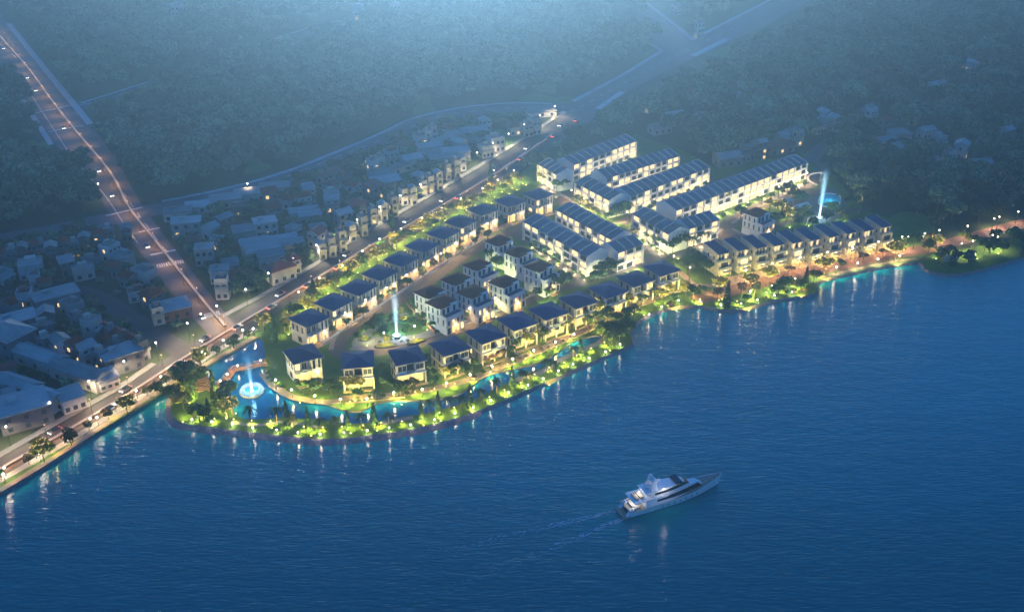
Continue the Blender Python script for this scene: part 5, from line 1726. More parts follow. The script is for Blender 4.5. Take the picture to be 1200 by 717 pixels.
for g in along([(745, 380), (786, 358), (820, 356), (850, 361), (872, 359), (900, 351), (935, 345)], 8.0, 0.5):
    lamp('bank_lamp', g, LP5, 60, SOFT, 'small lamp on the bank below the narrow houses', 'small lamps along the bank of the right lawn')
for pts in ([(212, 488), (240, 494), (285, 496), (330, 500), (375, 505), (430, 502), (490, 494), (530, 483), (570, 470), (620, 447), (670, 424), (715, 402)],):
    for g in along(pts, 6.0, 0.6):
        lamp('lawn_light', g, LP6, 330, YEL, 'yellow lawn light on the grass strip between stream and lake', 'yellow lawn lights on the grass strip')
for pts in ([(385, 474), (405, 476), (440, 470), (480, 465), (520, 458), (556, 448), (600, 428), (640, 416), (680, 396)], [(800, 352), (830, 355), (866, 356), (900, 346), (940, 338)]):
    for g in along(pts, 7.0, 0.6):
        lamp('lawn_light', g, LP6, 330, YEL, 'yellow lawn light on the lawns before the lakeside houses', 'yellow lawn lights on the lakeside lawns')
for p in [(1062, 292), (1081, 288), (1098, 284), (1131, 279), (1124, 300), (1137, 297), (1162, 270), (1168, 268), (1190, 262), (1160, 290), (1166, 292)]:
    lamp('street_lamp', G(*p), LP1, 1100, SOFT, 'street lamp near the round headland at the right', 'lamps near the right headland')
for g in along([(312, 440), (322, 453), (345, 467), (380, 474), (420, 478), (455, 470), (505, 463), (545, 450), (590, 433), (640, 414), (690, 393)], 9, 0.2):
    lamp('path_lamp', g, LP2, 620, YEL, 'low yellow lamp along the villa side of the stream', 'low lamps along the stream')
for p in [(118, 232), (292, 232), (430, 205), (1165, 250)]:
    lamp('street_lamp', G(*p), LP3, 330, SOFT, 'bright lamp standing alone by ' + {118: 'the wide road crossing', 292: 'the third low white roof', 430: 'the village tower houses', 1165: 'the wood at the right edge'}[p[0]], None)
for p in [(140, 405), (60, 495), (97, 458), (104, 478), (30, 505)]:
    pass
# uplights at the feet of trees and facades
UPB = MB().bar((0, 0, 0), (0, 0, 0.3), 0.2, 0.26, 8).mesh('garden_light', M['metal'])
UPL = MB().bar((0, 0, 0), (0, 0, 0.05), 0.22, 0.22, 10).mesh('lens', M['uplight'])


def uplight(g, power, col, label, group, h=1.2, off=3.6):
    g = Vector((g.x + 0.5, g.y - off, 0)) if h > 1 else g
    o = link('garden_light', UPB, None, (g.x, g.y, 0.02))
    l = link('lens', UPL, o, (0, 0, 0.302))
    if h > 1:
        s = lamp_light('glow', o, (0, 0, 0.7), power * 5.0, col, 0.2, R(140))
        s.rotation_euler = (R(122), 0, 0)
    else:
        lamp_light('glow', o, (0, 0, h), power * 1.15, col, 0.2)
    return tag(o, label, 'garden light', group)


for off in (-2.6, -6.5):
    for g in along(MAINROW, 6.8, 1.0, off):
        if near_building(g.x, g.y, 0.3): continue
        uplight(g, 260, YEL, 'yellow uplight among the trees beside the main road', 'uplights in the belt beside the main road')
for p in [(364, 508), (410, 505), (441, 502), (495, 496), (515, 491), (552, 481), (642, 449), (713, 409), (257, 470), (246, 476), (214, 492), (318, 499), (276, 482), (236, 488), (222, 470), (265, 488), (342, 497), (590, 463), (682, 421), (610, 452), (664, 428)]:
    uplight(G(*p), 900, YEL, 'yellow uplight at the foot of a tree on the peninsula', 'uplights on the peninsula', off=1.6)
for p in [(416, 464), (424, 463), (470, 468), (522, 447), (580, 430), (620, 411), (658, 394), (700, 374), (702, 388), (738, 364), (780, 354), (752, 365), (812, 352), (843, 347), (878, 345), (901, 337), (966, 325), (1048, 308), (1096, 294), (874, 360), (1128, 296), (935, 344), (352, 466), (378, 466), (790, 360)]:
    uplight(G(*p), 750, YEL, 'yellow uplight in the lakeside gardens', 'uplights in the lakeside gardens')
GRN = (0.92, 1.0, 0.45)
for p in [(650, 229), (716, 264), (722, 262), (704, 332), (712, 328), (780, 296), (792, 300), (770, 292), (585, 321), (578, 313), (598, 323), (646, 353), (636, 353), (640, 302), (652, 308), (534, 382), (580, 367), (486, 366), (500, 382), (430, 400), (484, 391), (902, 251), (922, 264), (944, 262), (984, 258), (1002, 236), (1140, 300), (1165, 294), (1092, 300)]:
    uplight(G(*p), 330, GRN, 'greenish uplight among trees inside the estate', 'uplights inside the estate')
for pts, st, pw in (([(633, 215), (654, 228)], 6, 750), ([(676, 237), (714, 259)], 5.5, 1000), ([(617, 285), (688, 328)], 6, 650), ([(744, 275), (783, 300)], 5.5, 800), ([(808, 293), (840, 282)], 5, 900), ([(792, 271), (943, 213)], 6, 800), ([(738, 254), (829, 219)], 6.5, 700),
                    ([(672, 216), (744, 187)], 7, 600), ([(712, 231), (794, 205)], 8, 600), ([(656, 270), (716, 306)], 7, 500), ([(723, 323), (752, 312)], 5, 700)):
    for g in along(pts, st, 0.2, -1.4):
        uplight(g, pw, SOFT, 'warm uplight washing a row house front', 'uplights before the row house fronts', 0.7)

# ------------------------------------------------------------------ roundabout garden, hedge, pond bridge, fountains
pts = [(412, 403), (420, 392), (436, 381), (458, 371), (482, 365), (503, 367), (514, 376), (514, 386), (494, 396), (462, 404), (436, 409), (418, 411)]
sheet('roundabout_paving', [smooth([G(*p) for p in pts], 2, True)], 0.07, M['path'])
pts = [(440, 388), (452, 379), (470, 371), (490, 368), (504, 373), (506, 382), (492, 391), (470, 394), (450, 396)]
sheet('roundabout_lawn', [smooth([G(*p) for p in pts], 2, True)], 0.078, M['lawn'])


def bed(px, rx, ry, a, label):
    c = G(*px)
    t = empty('flower_bed', (c.x, c.y, 0.07), a)
    n = 28
    mb = MB()
    for i in range(n):
        t0, t1 = 6.283 * i / n, 6.283 * (i + 1) / n
        o = [(rx * k * math.cos(q), ry * k * math.sin(q)) for q in (t0, t1) for k in (1.0, 0.84)]
        (ax, ay), (bx, by), (cx, cy_), (dx, dy) = o
        mb.poly([(bx, by, 0.5), (ax, ay, 0.5), (cx, cy_, 0.5), (dx, dy, 0.5)])
        mb.poly([(ax, ay, 0), (cx, cy_, 0), (cx, cy_, 0.5), (ax, ay, 0.5)])
        mb.poly([(dx, dy, 0), (bx, by, 0), (bx, by, 0.5), (dx, dy, 0.5)])
    mb.build('kerb', M['metal'], t)
    r = np.random.default_rng(int(px[0]))
    m = int(60 * rx)
    q = r.uniform(0, 6.283, m); k = np.sqrt(r.uniform(0, 1, m)) * 0.8
    P0 = np.stack([rx * k * np.cos(q), ry * k * np.sin(q), r.uniform(0.2, 0.75, m)], 1)
    link('planting', quads_mesh('planting', leaf_quads(P0, np.tile([0, 0, 1.0], (m, 1)), 0.3, r), [M['leaf_y1'], M['leaf_y2']], r.choice(2, m)), t)
    lamp_light('glow', t, (0, 0, 1.5), 420, YEL, 0.2)
    return tag(t, label, 'flower bed', 'flower beds of the roundabout')


bed((428, 398), 2.2, 1.6, 0.4, 'small ring-edged yellow bed, leftmost on the roundabout')
bed((452, 406), 4.4, 1.5, 0.2, 'long dark-edged yellow bed at the front of the roundabout')
bed((488, 401), 4.0, 1.4, 0.5, 'dark-edged yellow bed at the right front of the roundabout')
bed((476, 376), 5.0, 2.4, -0.3, 'large yellow-lit bed at the back of the roundabout')


def fence_line(name, pts, h, m, label, cat):
    g = smooth([G(*p) for p in pts], 2.0)
    mb = MB()
    L, Rr = ribbon_pts(g, 0.25)
    for i in range(len(g) - 1):
        a, b, c, d = Rr[i], Rr[i + 1], L[i + 1], L[i]
        mb.hull8([(a.x, a.y, 0), (b.x, b.y, 0), (c.x, c.y, 0), (d.x, d.y, 0), (a.x, a.y, h), (b.x, b.y, h), (c.x, c.y, h), (d.x, d.y, h)])
    return tag(mb.build(name, m), label, cat)


fence_line('garden_wall', [(476, 356), (490, 371), (510, 391)], 1.3, M['brick'], 'dark garden wall between the roundabout and the white villas', 'wall')
fence_line('garden_wall', [(378, 404), (405, 385), (437, 364), (477, 338), (520, 309), (560, 282)], 0.9, M['white'], 'low white garden wall along the street of the main road villas', 'wall')
fence_line('garden_wall', [(516, 389), (560, 374), (612, 354)], 0.9, M['white'], 'low white garden wall before the front white villas', 'wall')
fence_line('garden_wall', [(404, 473), (440, 470), (474, 466)], 0.6, M['tan'], 'low tan wall below the first lakeside villas', 'wall')
fence_line('garden_wall', [(550, 449), (585, 435), (640, 411), (690, 389), (716, 376)], 0.6, M['tan'], 'low tan wall below the middle lakeside villas', 'wall')
# zigzag bridge over the pond
t = tag(empty('footbridge', tuple(G(280, 438))), 'zigzag wooden footbridge with lit rails across the pond', 'bridge')
o0 = G(280, 438)
bp = [G(*p) - o0 for p in [(243, 457), (258, 452), (266, 444), (274, 434), (290, 431), (312, 426)]]
L, Rr = ribbon_pts(bp, 2.6)
dk, rl = MB(), MB()
for i in range(len(bp) - 1):
    a, b, c, d = Rr[i], Rr[i + 1], L[i + 1], L[i]
    dk.hull8([(p.x, p.y, z) for z in (0.12, 0.35) for p in (a, b, c, d)])
    for p, q in ((a, b), (d, c)):
        rl.bar((p.x, p.y, 1.25), (q.x, q.y, 1.25), 0.06, m=0)
        rl.bar((p.x, p.y, 0.8), (q.x, q.y, 0.8), 0.04, m=0)
        n = max(2, int((q - p).length / 2))
        for j in range(n + 1):
            v = p + (q - p) * (j / n)
            rl.bar((v.x, v.y, -0.6), (v.x, v.y, 1.25), 0.06)
dk.build('deck', M['wood'], t)
rl.build('railing', M['wood'], t)
for p in [(259, 451), (267, 443), (279, 433), (306, 427)]:
    g = G(*p) - o0
    hd = MB().ball((0, 0, 0), 0.3, 8, 5).build('lamp_head', M['lamp'], t, (g.x, g.y, 1.7))
    lamp_light('glow', hd, (0, 0, 0.5), 700, WARM, 0.2)
t = tag(empty('deck_stairs', tuple(G(241, 457)), R(38)), 'wooden stepped deck climbing the left bank of the pond', 'steps')
st = MB()
for k in range(6):
    st.box(-3.4, k * 1.0, 0, 3.4, k * 1.0 + 0.96, 0.3 + k * 0.3)
st.build('steps', M['wood'], t)
MB().bar((-3.4, 0, 1.3), (-3.4, 5.9, 2.9), 0.06).bar((3.4, 0, 1.3), (3.4, 5.9, 2.9), 0.06).build('railing', M['wood'], t)


def jet(name, g, h, r0, r1, col, strength, label, ring=0.0, power=1.4, dens=0.75):
    t = tag(empty(name, (g.x, g.y, g.z)), label, 'fountain')
    basin = MB()
    n = 32
    R0 = max(1.6, ring + 0.5)
    for i in range(n):
        a, b = 6.283 * i / n, 6.283 * (i + 1) / n
        for ra, rb, z in ((R0, R0 - 0.35, 0.45),):
            p = [(ra * math.cos(a), ra * math.sin(a)), (ra * math.cos(b), ra * math.sin(b)), (rb * math.cos(b), rb * math.sin(b)), (rb * math.cos(a), rb * math.sin(a))]
            basin.hull8([(*q, zz) for zz in (-0.2, z) for q in p])
    basin.build('basin', M['concrete'], t)
    mist = MB()
    mist.bar((0, 0, 0.05), (0, 0, h), r1 * 0.4, r1 * 1.02, 16)
    mist.build('mist', mist_mat(name + '_mist', col, strength, r1, h, power), t)
    core = MB()
    k = 12
    zs = [0, 0.6, 2.0, h * 0.3]
    rs = [r0 * 0.75, r0 * 0.5, r0 * 0.38, r0 * 0.2]
    for i in range(len(zs) - 1):
        for j in range(k):
            a, b = 6.283 * j / k, 6.283 * (j + 1) / k
            core.poly([(rs[i] * math.cos(a), rs[i] * math.sin(a), zs[i]), (rs[i] * math.cos(b), rs[i] * math.sin(b), zs[i]), (rs[i + 1] * math.cos(b), rs[i + 1] * math.sin(b), zs[i + 1]), (rs[i + 1] * math.cos(a), rs[i + 1] * math.sin(a), zs[i + 1])])
    core.build('jet', spray_mat(name + '_core', (0.8, 0.93, 1.0), 0.8, h * 0.32, 1.3, 1.0), t, smooth=True)
    if ring:
        rm = MB()
        for j in range(26):
            a = 6.283 * j / 26
            x, y = ring * math.cos(a), ring * math.sin(a)
            q = Vector((-math.cos(a), -math.sin(a), 0))
            prev = Vector((x, y, 0.2))
            for s in range(1, 6):
                u = s / 5
                nx = Vector((x, y, 0.2)) + q * (ring * 0.34 * u) + Vector((0, 0, 5.6 * u * (1 - u) * 1.1))
                rm.bar(prev, nx, 0.2, 0.17, 5)
                prev = nx
        rm.build('ring_jet', spray_mat(name + '_ring', (0.6, 0.9, 1.0), 0.22, 3.5, 0.5, 0.8), t)
    lamp_light('glow', t, (0, 0, 2.0), 1900, col, 0.8)
    lamp_light('glow', t, (0, 0, h * 0.4), 900, col, 0.8)
    return t


g = G(295, 457); g.z = -0.5
jet('fountain', g, 17, 0.9, 2.2, (0.3, 0.7, 1.0), 0.28, 'ring fountain with a tall white jet in the pond', 3.9, 1.7)
g = G(465, 394); g.z = 0.07
jet('fountain', g, 20, 1.0, 2.3, (0.5, 0.8, 1.0), 0.4, 'tall blue-white fountain beam in the roundabout garden', 0.0, 1.1)
g = G(960, 256); g.z = 0.07
jet('fountain', g, 25, 1.0, 2.4, (0.4, 0.8, 1.0), 0.42, 'tall blue-white fountain beam by the water park', 0.0, 1.1)
# ------------------------------------------------------------------ water park
sheet('plaza', [smooth([G(*p) for p in [(918, 240), (940, 228), (962, 220), (985, 226), (992, 240), (980, 258), (950, 262), (925, 254)]], 2, True)], 0.07, M['street'])
t = tag(empty('swimming_pool', tuple(G(972, 236))), 'turquoise swimming pool of the water park', 'pool')
o0 = G(972, 236)
pp = [p - o0 for p in smooth([G(*p) for p in [(960, 240), (962, 230), (972, 227), (984, 230), (984, 239), (974, 243)]], 1.5, True)]
pm = MB()
pm.poly([(p.x, p.y, 0.1) for p in reversed(pp)] if (pp[1] - pp[0]).cross(pp[2] - pp[1]).z < 0 else [(p.x, p.y, 0.1) for p in pp])
pm.build('water', M['pool'], t)
L, Rr = ribbon_pts(pp + [pp[0]], 0.5)
rm_ = MB()
for i in range(len(L) - 1):
    rm_.hull8([(p.x, p.y, z) for z in (0.0, 0.28) for p in (Rr[i], Rr[i + 1], L[i + 1], L[i])])
rm_.build('pool_edge', M['white'], t)
lamp_light('glow', t, (0, 0, 2.5), 250, (0.4, 0.95, 1.0), 0.5)
t = tag(empty('water_slide', tuple(G(955, 214))), 'curved white water slide with a tower above the pool', 'water slide')
sl = MB()
prev = None
for i in range(26):
    u = i / 25
    a = 4.4 * u + 0.4
    c = Vector((7 * math.cos(a) * (1 - 0.2 * u), 6 * math.sin(a), 7.5 * (1 - u) + 0.6))
    if prev is not None:
        d = (c - prev).normalized()
        q = d.cross(Vector((0, 0, 1))).normalized()
        for k in range(6):
            t0, t1 = math.pi * (1 + k / 6), math.pi * (1 + (k + 1) / 6)
            f = lambda p, tt: p + q * (1.0 * math.cos(tt)) + Vector((0, 0, 0.8 * math.sin(tt)))
            sl.poly([f(prev, t0), f(c, t0), f(c, t1), f(prev, t1)])
    prev = c
t.scale = (0.62, 0.62, 0.62)
sl.build('chute', M['white'], t)
tw = MB()
for x in (-1.5, 1.5):
    for y in (-1.5, 1.5):
        tw.bar((6.3 + x, 2.2 + y, 0), (6.3 + x, 2.2 + y, 8.5), 0.15)
tw.box(4.6, 0.5, 7.2, 8, 3.9, 7.4)
tw.build('tower', M['white'], t)
for i, (p, rz) in enumerate((((915, 244), 30), ((923, 240), 20), ((933, 250), 40), ((938, 246), 25))):
    t = tag(empty('canopy', tuple(G(*p)), R(rz)), ('pale blue sunshade, leftmost at the water park', 'pale blue sunshade behind the leftmost one', 'pale blue sunshade nearest the narrow houses', 'pale blue sunshade nearest the fountain beam')[i], 'sunshade', 'sunshades of the water park')
    MB().bar((-3, 0, 0), (-3, 0, 3), 0.1).bar((3, 0, 0), (3, 0, 3), 0.1).build('post', M['white'], t)
    cb = MB()
    cb.poly([(-4, -2, 2.7), (4, -2, 2.7), (4, 0, 3.5), (-4, 0, 3.5)]); cb.poly([(-4, 0, 3.5), (4, 0, 3.5), (4, 2, 2.7), (-4, 2, 2.7)])
    cb.build('canvas', M['rail'], t)

# ------------------------------------------------------------------ the pale arched wall on the headland
t = tag(empty('garden_gateway', tuple(G(1128, 305)), R(12)), 'pale arched garden wall on the round headland', 'gateway')
aw = MB()
aw.box(-9, 0, 0, -3, 0.5, 3.0)
for i in range(10):
    a0, a1 = math.pi * i / 10, math.pi * (i + 1) / 10
    x0, z0, x1, z1 = -2.4 * math.cos(a0), 2.6 * math.sin(a0), -2.4 * math.cos(a1), 2.6 * math.sin(a1)
    aw.hull8([(x0, 0, z0), (x1, 0, z1), (x1, 0.5, z1), (x0, 0.5, z0), (x0, 0, 3.8), (x1, 0, 3.8), (x1, 0.5, 3.8), (x0, 0.5, 3.8)])
aw.box(2.404, 0, 0, 6, 0.5, 3.0)
aw.box(-3, 0, 0, -2.404, 0.5, 3.8)
aw.build('wall', M['beige'], t)

# ------------------------------------------------------------------ added glowing rail for the traffic light trails, and cars on the roads
def car_proto():
    t = empty('car', (0, 0, 0))
    b = MB()
    b.hull8([(-2.2, -0.85, 0.3), (2.2, -0.85, 0.3), (2.2, 0.85, 0.3), (-2.2, 0.85, 0.3), (-2.15, -0.88, 0.8), (2.1, -0.88, 0.75), (2.1, 0.88, 0.75), (-2.15, 0.88, 0.8)])
    b.hull8([(-1.7, -0.82, 0.8), (1.0, -0.82, 0.78), (1.0, 0.82, 0.78), (-1.7, 0.82, 0.8), (-1.2, -0.68, 1.4), (0.3, -0.68, 1.42), (0.3, 0.68, 1.42), (-1.2, 0.68, 1.4)], 1)
    b.build('body', [CARP, M['glass_dark']], t)
    for x in (-1.35, 1.35):
        for y in (-0.86, 0.86):
            MB().bar((0, -0.1, 0), (0, 0.1, 0), 0.33, 0.33, 10).build('wheel', M['metal'], t, (x, y, 0.33))
    for y in (-0.6, 0.6):
        MB().box(-0.03, -0.18, -0.09, 0.05, 0.18, 0.09).build('headlight', M['lamp_cool'], t, (2.16, y, 0.62))
        MB().box(-0.05, -0.2, -0.08, 0.03, 0.2, 0.08).build('taillight', TAIL, t, (-2.2, y, 0.68))
    return t


CARP = mat('car_paint', (0.35, 0.35, 0.37), 0.3, spec=0.6, rnd=0.8)
TAIL = glow('taillight_red', (1.0, 0.06, 0.03), 3)
pc_ = car_proto()
ncar = 0
CARS = []
ml = smooth([(G(*a) + G(*b)) / 2 for a, b in zip(MAIN_L, MAIN_R)], 1.0)
wide_c = smooth([(G(*a) + G(*b)) / 2 for a, b in zip([(-12, 72), (18, 102), (36, 131), (60, 164), (109, 213), (128, 252), (160, 290), (187, 325), (220, 366), (246, 394)], [(-10, 5), (38, 60), (72, 102), (105, 142), (140, 194), (166, 240), (192, 276), (216, 306), (250, 350), (278, 384)])], 1.0)


def cars_on(path, gap, lane, tx, grp):
    global ncar
    acc = 0
    need = gap
    n = 0
    for a, b in zip(path, path[1:]):
        acc += (b - a).length
        if acc < need: continue
        acc, need = 0, gap * random.uniform(0.5, 1.5)
        d = (b - a).normalized()
        q = Vector((-d.y, d.x, 0))
        p = b + q * lane
        u, v = P(p)
        if not (-20 < u < 1220 and -10 < v < 720): continue
        o = pc_ if ncar == 0 else copy_tree(pc_)
        o.location = (p.x, p.y, 0.045)
        o.rotation_euler = (0, 0, math.atan2(d.y, d.x) + (math.pi if lane > 0 else 0))
        tag(o, f'{ORD[n % 20]} small car from the left driving {tx}', 'car', grp)
        ncar += 1
        n += 1


cars_on(ml, 30, -2.4, 'towards the far end on the main road', 'cars driving away on the main road')
cars_on(ml, 38, 2.2, 'towards the viewer on the main road', 'cars coming nearer on the main road')
cars_on(wide_c, 60, -3.0, 'on the wide road', 'cars on the right lanes of the wide road')


def trail_rail(name, path, off, label):  # added rail, its glowing strip stands in for traffic light trails
    g = path[::4]
    L, Rr = ribbon_pts(g, 1.3, off)
    t = tag(empty(name, (0, 0, 0)), label, 'added light strip')
    b, s = MB(), MB()
    L2, R2 = ribbon_pts(g, 1.0, off)
    for i in range(len(g) - 1):
        a, c, d, e = Rr[i], Rr[i + 1], L[i + 1], L[i]
        b.hull8([(p.x, p.y, z) for z in (0.0, 0.55) for p in (a, c, d, e)])
        a, c, d, e = R2[i], R2[i + 1], L2[i + 1], L2[i]
        s.hull8([(p.x, p.y, z) for z in (0.553, 0.75) for p in (a, c, d, e)])
    b.build('kerb', M['light_trail_paint'], t)
    s.build('trail_strip', M['trail_strip_glow'], t)


trail_rail('added_median_rail', [p for p in ml if P(p)[0] < 640], -1.0, 'added low strip glowing orange for traffic light trails along the main road')
trail_rail('added_median_rail', [p for p in wide_c], 2.0, 'added low strip glowing orange for traffic light trails along the wide road')
for g in along([(-8, 30), (28, 80), (54, 117), (82, 155), (124, 205), (148, 247), (176, 284), (202, 317), (236, 360)], 20, 0.2):  # added lamps to give the wide road its traffic glow
    lamp('street_lamp', g, LP4, 750, ORANGE, 'added orange lamp for traffic glow along the middle of the wide road', 'added orange lamps along the wide road')
for g in along([(-60, 582), (0, 549), (75, 506), (145, 465), (204, 426), (246, 400), (276, 381)], 16, 0.2, -1.5):  # added lamps to warm the middle of the main road
    lamp('street_lamp', g, LP4, 1600, ORANGE, 'added orange lamp for traffic glow along the middle of the main road', 'added orange lamps along the middle of the main road')

# ------------------------------------------------------------------ the yacht
A_, B_ = G(733, 601, -1.2), G(846, 558, 1.5)
yl = (B_ - A_).length
print('yacht length', yl)
yt = tag(empty('motor_yacht', ((A_.x + B_.x) / 2, (A_.y + B_.y) / 2, WZ), math.atan2((B_ - A_).y, (B_ - A_).x)), 'white three-deck motor yacht cruising on the lake', 'yacht')
yt.scale = (yl / 36.0,) * 3
YW = mat('yacht_white', (0.78, 0.78, 0.77), 0.35, 0.2, 0.05, spec=0.5)
YD = mat('yacht_teak', (0.42, 0.33, 0.24), 0.7, 1.0, 0.2, stretch=(1, 8, 1))
YG = mat('yacht_glass', (0.012, 0.015, 0.02), 0.1, spec=0.7)
YB = mat('yacht_boot', (0.02, 0.025, 0.05), 0.4)
hb = MB()
sec = []
for i in range(19):
    u = i / 18
    x = -18 + 36 * u
    bw = 3.7 * (1 - max(0, (u - 0.45) / 0.55) ** 2.1) * (0.9 + 0.1 * min(1, u * 5))
    sh = 2.5 + 2.1 * u ** 2.2
    kw = bw * (0.82 - 0.5 * max(0, u - 0.5))
    xb = x - max(0, u - 0.8) * 9.0
    sec.append([(xb, -kw * 0.55, -0.6), (xb + (x - xb) * 0.15, -kw, 0.25), (x, -bw, sh), (x, bw, sh), (xb + (x - xb) * 0.15, kw, 0.25), (xb, kw * 0.55, -0.6)])
for a, b in zip(sec, sec[1:]):
    for k in (0, 1, 3, 4):
        hb.poly([a[k], b[k], b[k + 1], a[k + 1]][::-1], 1 if k in (0, 4) else 0)
hb.poly(sec[0][::-1], 0)
hb.build('hull', [YW, YB], yt, smooth=False)
dk = MB()
for a, b in zip(sec, sec[1:]):
    dk.poly([(a[2][0], a[2][1] * 0.97, a[2][2] - 0.35), (b[2][0], b[2][1] * 0.97, b[2][2] - 0.35), (b[3][0], b[3][1] * 0.97, b[3][2] - 0.35), (a[3][0], a[3][1] * 0.97, a[3][2] - 0.35)])
dk.build('deck', YD, yt)
MB().box(-20.2, -3.0, 0.3, -18, 3.0, 0.75).build('swim_platform', YD, yt)
for s in (-1, 1):
    st = MB()
    for k in range(5):
        st.box(-19.0 + k * 0.5, s * 2.3 - 0.6, 0.75 + k * 0.42, -18.4 + k * 0.5, s * 2.3 + 0.6, 1.15 + k * 0.42)
    st.build('stern_stairs', YW, yt)
window(yt, -18.02, 0, 0.95, 2.6, 1.2, R(-90), 'glass_dark', 'stern_door')


def tier(name, x0, x1, w0, w1, z0, z1, rake, m, noseward=0.6):
    b = MB()
    n = 8
    lo, hi = [], []
    for i in range(n + 1):
        u = i / n
        ww = w0 + (w1 - w0) * max(0, (u - 0.35) / 0.65) ** 1.6
        lo.append((x0 + (x1 - x0) * u, ww))
        hi.append((x0 + 0.3 + (x1 - rake - x0 - 0.3) * u, ww * 0.9))
    for i in range(n):
        (xa, wa), (xb, wb) = lo[i], lo[i + 1]
        (xc, wc), (xd, wd_) = hi[i], hi[i + 1]
        b.poly([(xa, -wa, z0), (xb, -wb, z0), (xd, -wd_, z1), (xc, -wc, z1)])
        b.poly([(xb, wb, z0), (xa, wa, z0), (xc, wc, z1), (xd, wd_, z1)])
        b.poly([(xc, -wc, z1), (xd, -wd_, z1), (xd, wd_, z1), (xc, wc, z1)])
    b.poly([(lo[0][0], lo[0][1], z0), (lo[0][0], -lo[0][1], z0), (hi[0][0], -hi[0][1], z1), (hi[0][0], hi[0][1], z1)])
    b.poly([(lo[-1][0], -lo[-1][1], z0), (lo[-1][0], lo[-1][1], z0), (hi[-1][0], hi[-1][1], z1), (hi[-1][0], -hi[-1][1], z1)])
    return b.build(name, m, yt)


tier('main_cabin', -12.5, 11.5, 3.1, 1.0, 2.2, 5.0, 4.0, YW)
tier('main_window', -8.5, 9.2, 3.08, 1.55, 3.5, 4.55, 1.6, YG)
MB().box(-16.6, -3.15, 4.95, -6, 3.15, 5.2).build('upper_deck', YW, yt)
tier('upper_cabin', -9.5, 5.0, 2.6, 1.3, 5.2, 7.2, 3.2, YW)
tier('upper_window', -9.2, 4.3, 2.63, 1.4, 5.85, 6.75, 1.9, YG)
MB().box(-12.6, -2.6, 7.2, -4.4, 2.6, 7.4).build('hardtop', YW, yt)
MB().box(-1.2, -2.0, 7.2, 1.0, 2.0, 7.75).build('flybridge_screen', YG, yt)
ar = MB()
for s in (-1, 1):
    ar.hull8([(-10.6, s * 2.2 - 0.2, 7.4), (-8.2, s * 2.2 - 0.2, 7.4), (-8.2, s * 2.2 + 0.2, 7.4), (-10.6, s * 2.2 + 0.2, 7.4), (-9.6, s * 1.1 - 0.2, 10.0), (-8.2, s * 1.1 - 0.2, 10.0), (-8.2, s * 1.1 + 0.2, 10.0), (-9.6, s * 1.1 + 0.2, 10.0)])
ar.box(-9.8, -1.5, 10.0, -8.0, 1.5, 10.3)
ar.bar((-8.9, 0, 10.3), (-8.9, 0, 12.6), 0.14, 0.06)
ar.bar((-8.9, -0.9, 11.5), (-8.9, 0.9, 11.5), 0.06)
ar.build('radar_mast', YW, yt)
for x, y, z, r_ in ((-9.0, 0.95, 10.95, 0.68), (-9.0, -0.95, 10.95, 0.68), (-10.6, 0, 8.2, 0.8)):
    MB().ball((0, 0, 0), r_, 12, 8).build('radar_dome', YW, yt, (x, y, z), smooth=True)
for i in range(7):
    x = -6.5 + i * 2.2
    for s in (-1, 1):
        u = (x + 18) / 36
        bw = 3.7 * (1 - max(0, (u - 0.45) / 0.55) ** 2.1)
        sh = 2.5 + 2.1 * u ** 2.2
        kw = bw * (0.82 - 0.5 * max(0, u - 0.5))
        f = 0.42
        yy = kw + (bw - kw) * f
        MB().bar((0, -0.05, 0), (0, 0.05, 0), 0.26, 0.26, 10).build('porthole', YG, yt, (x, s * (yy + 0.04), 0.25 + (sh - 0.25) * f))
rb = MB()
prev = None
for s in (-1, 1):
    prev = None
    for i in range(10, 19):
        a = sec[i][2]
        p = (a[0] - 0.1, s * abs(a[1]) * 0.97, a[2])
        rb.bar(p, (p[0], p[1], p[2] + 0.9), 0.05)
        if prev:
            rb.bar((prev[0], prev[1], prev[2] + 0.9), (p[0], p[1], p[2] + 0.9), 0.05)
        prev = p
rb.build('bow_railing', M['metal'], yt)
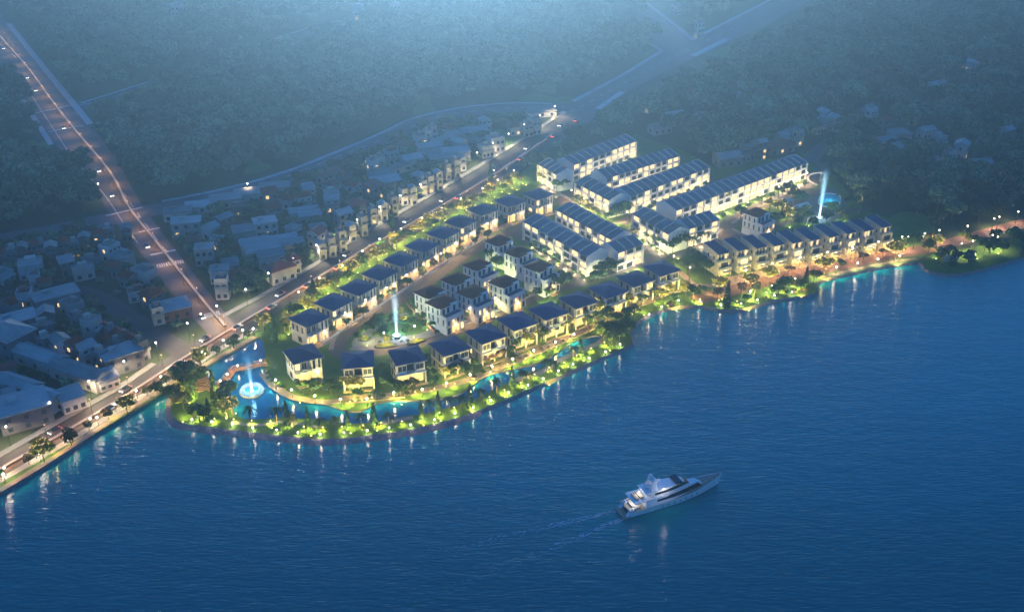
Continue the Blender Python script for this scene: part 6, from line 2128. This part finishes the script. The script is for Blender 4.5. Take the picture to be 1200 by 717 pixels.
for x in (-14.8, -13.2):
    MB().box(-0.6, -1.6, 0, 0.6, 1.6, 0.55).build('sunbed', YD, yt, (x, 0, 5.2))
MB().box(-1.1, -2.2, 0, 1.1, 2.2, 0.6).build('sofa', M['beige'], yt, (-15.2, 0, 2.2))
for x, y, z, pw in ((-15.5, 0, 4.7, 90), (-13.5, 0, 7.0, 70), (-6.0, -4.2, 8.2, 120), (-6.0, 4.2, 8.2, 120)):  # small lamps added to brighten the yacht
    dl = MB().ball((0, 0, 0), 0.12, 8, 5).build('added_deck_light', M['lamp'], yt, (x, y * 0.6, min(z, 7.5) if z < 8 else 7.45))
    lamp_light('added_deck_glow', dl, (0, y * 0.5, 0.4 if z > 8 else -0.4), pw, (1.0, 0.95, 0.88), 0.3)
# foam of the wake
wk = MB()
d = (B_ - A_); d.z = 0; d.normalize()
q = Vector((-d.y, d.x, 0))
r = random.Random(3)
for k in range(260):
    s = r.random() ** 1.3
    L0 = 2 + 58 * s
    side = r.choice((-1, 1))
    c = A_ - d * L0 + q * (side * (2.2 + L0 * 0.13) * r.uniform(0.55, 1.0))
    ll, ww = r.uniform(0.3, 1.1) * (1 - 0.5 * s), r.uniform(0.04, 0.12) * (1.2 - s)
    wk.poly([(v.x, v.y, WZ + 0.06) for v in (c - d * ll - q * ww, c + d * ll - q * ww, c + d * ll + q * ww, c - d * ll + q * ww)])
tag(wk.build('wake_foam', mat('foam', (0.7, 0.75, 0.78), 0.8)), 'thin foam trail behind the yacht', 'wake', kind='stuff')

# ------------------------------------------------------------------ haze
hz = MB().box(-1220, -120, -3.0, 1220, 1500, 206)
hm = bpy.data.materials.new('haze')
hm.use_nodes = True
t = hm.node_tree
t.nodes.clear()
o = t.nodes.new('ShaderNodeOutputMaterial')
v = t.nodes.new('ShaderNodeVolumePrincipled')
v.inputs['Color'].default_value = (*HAZE_COLOR, 1)
v.inputs['Density'].default_value = HAZE_DENSITY
v.inputs['Anisotropy'].default_value = HAZE_ANISO
t.links.new(v.outputs[0], o.inputs['Volume'])
tag(hz.build('haze', hm), 'pale blue evening haze over the whole landscape', 'haze', kind='stuff')
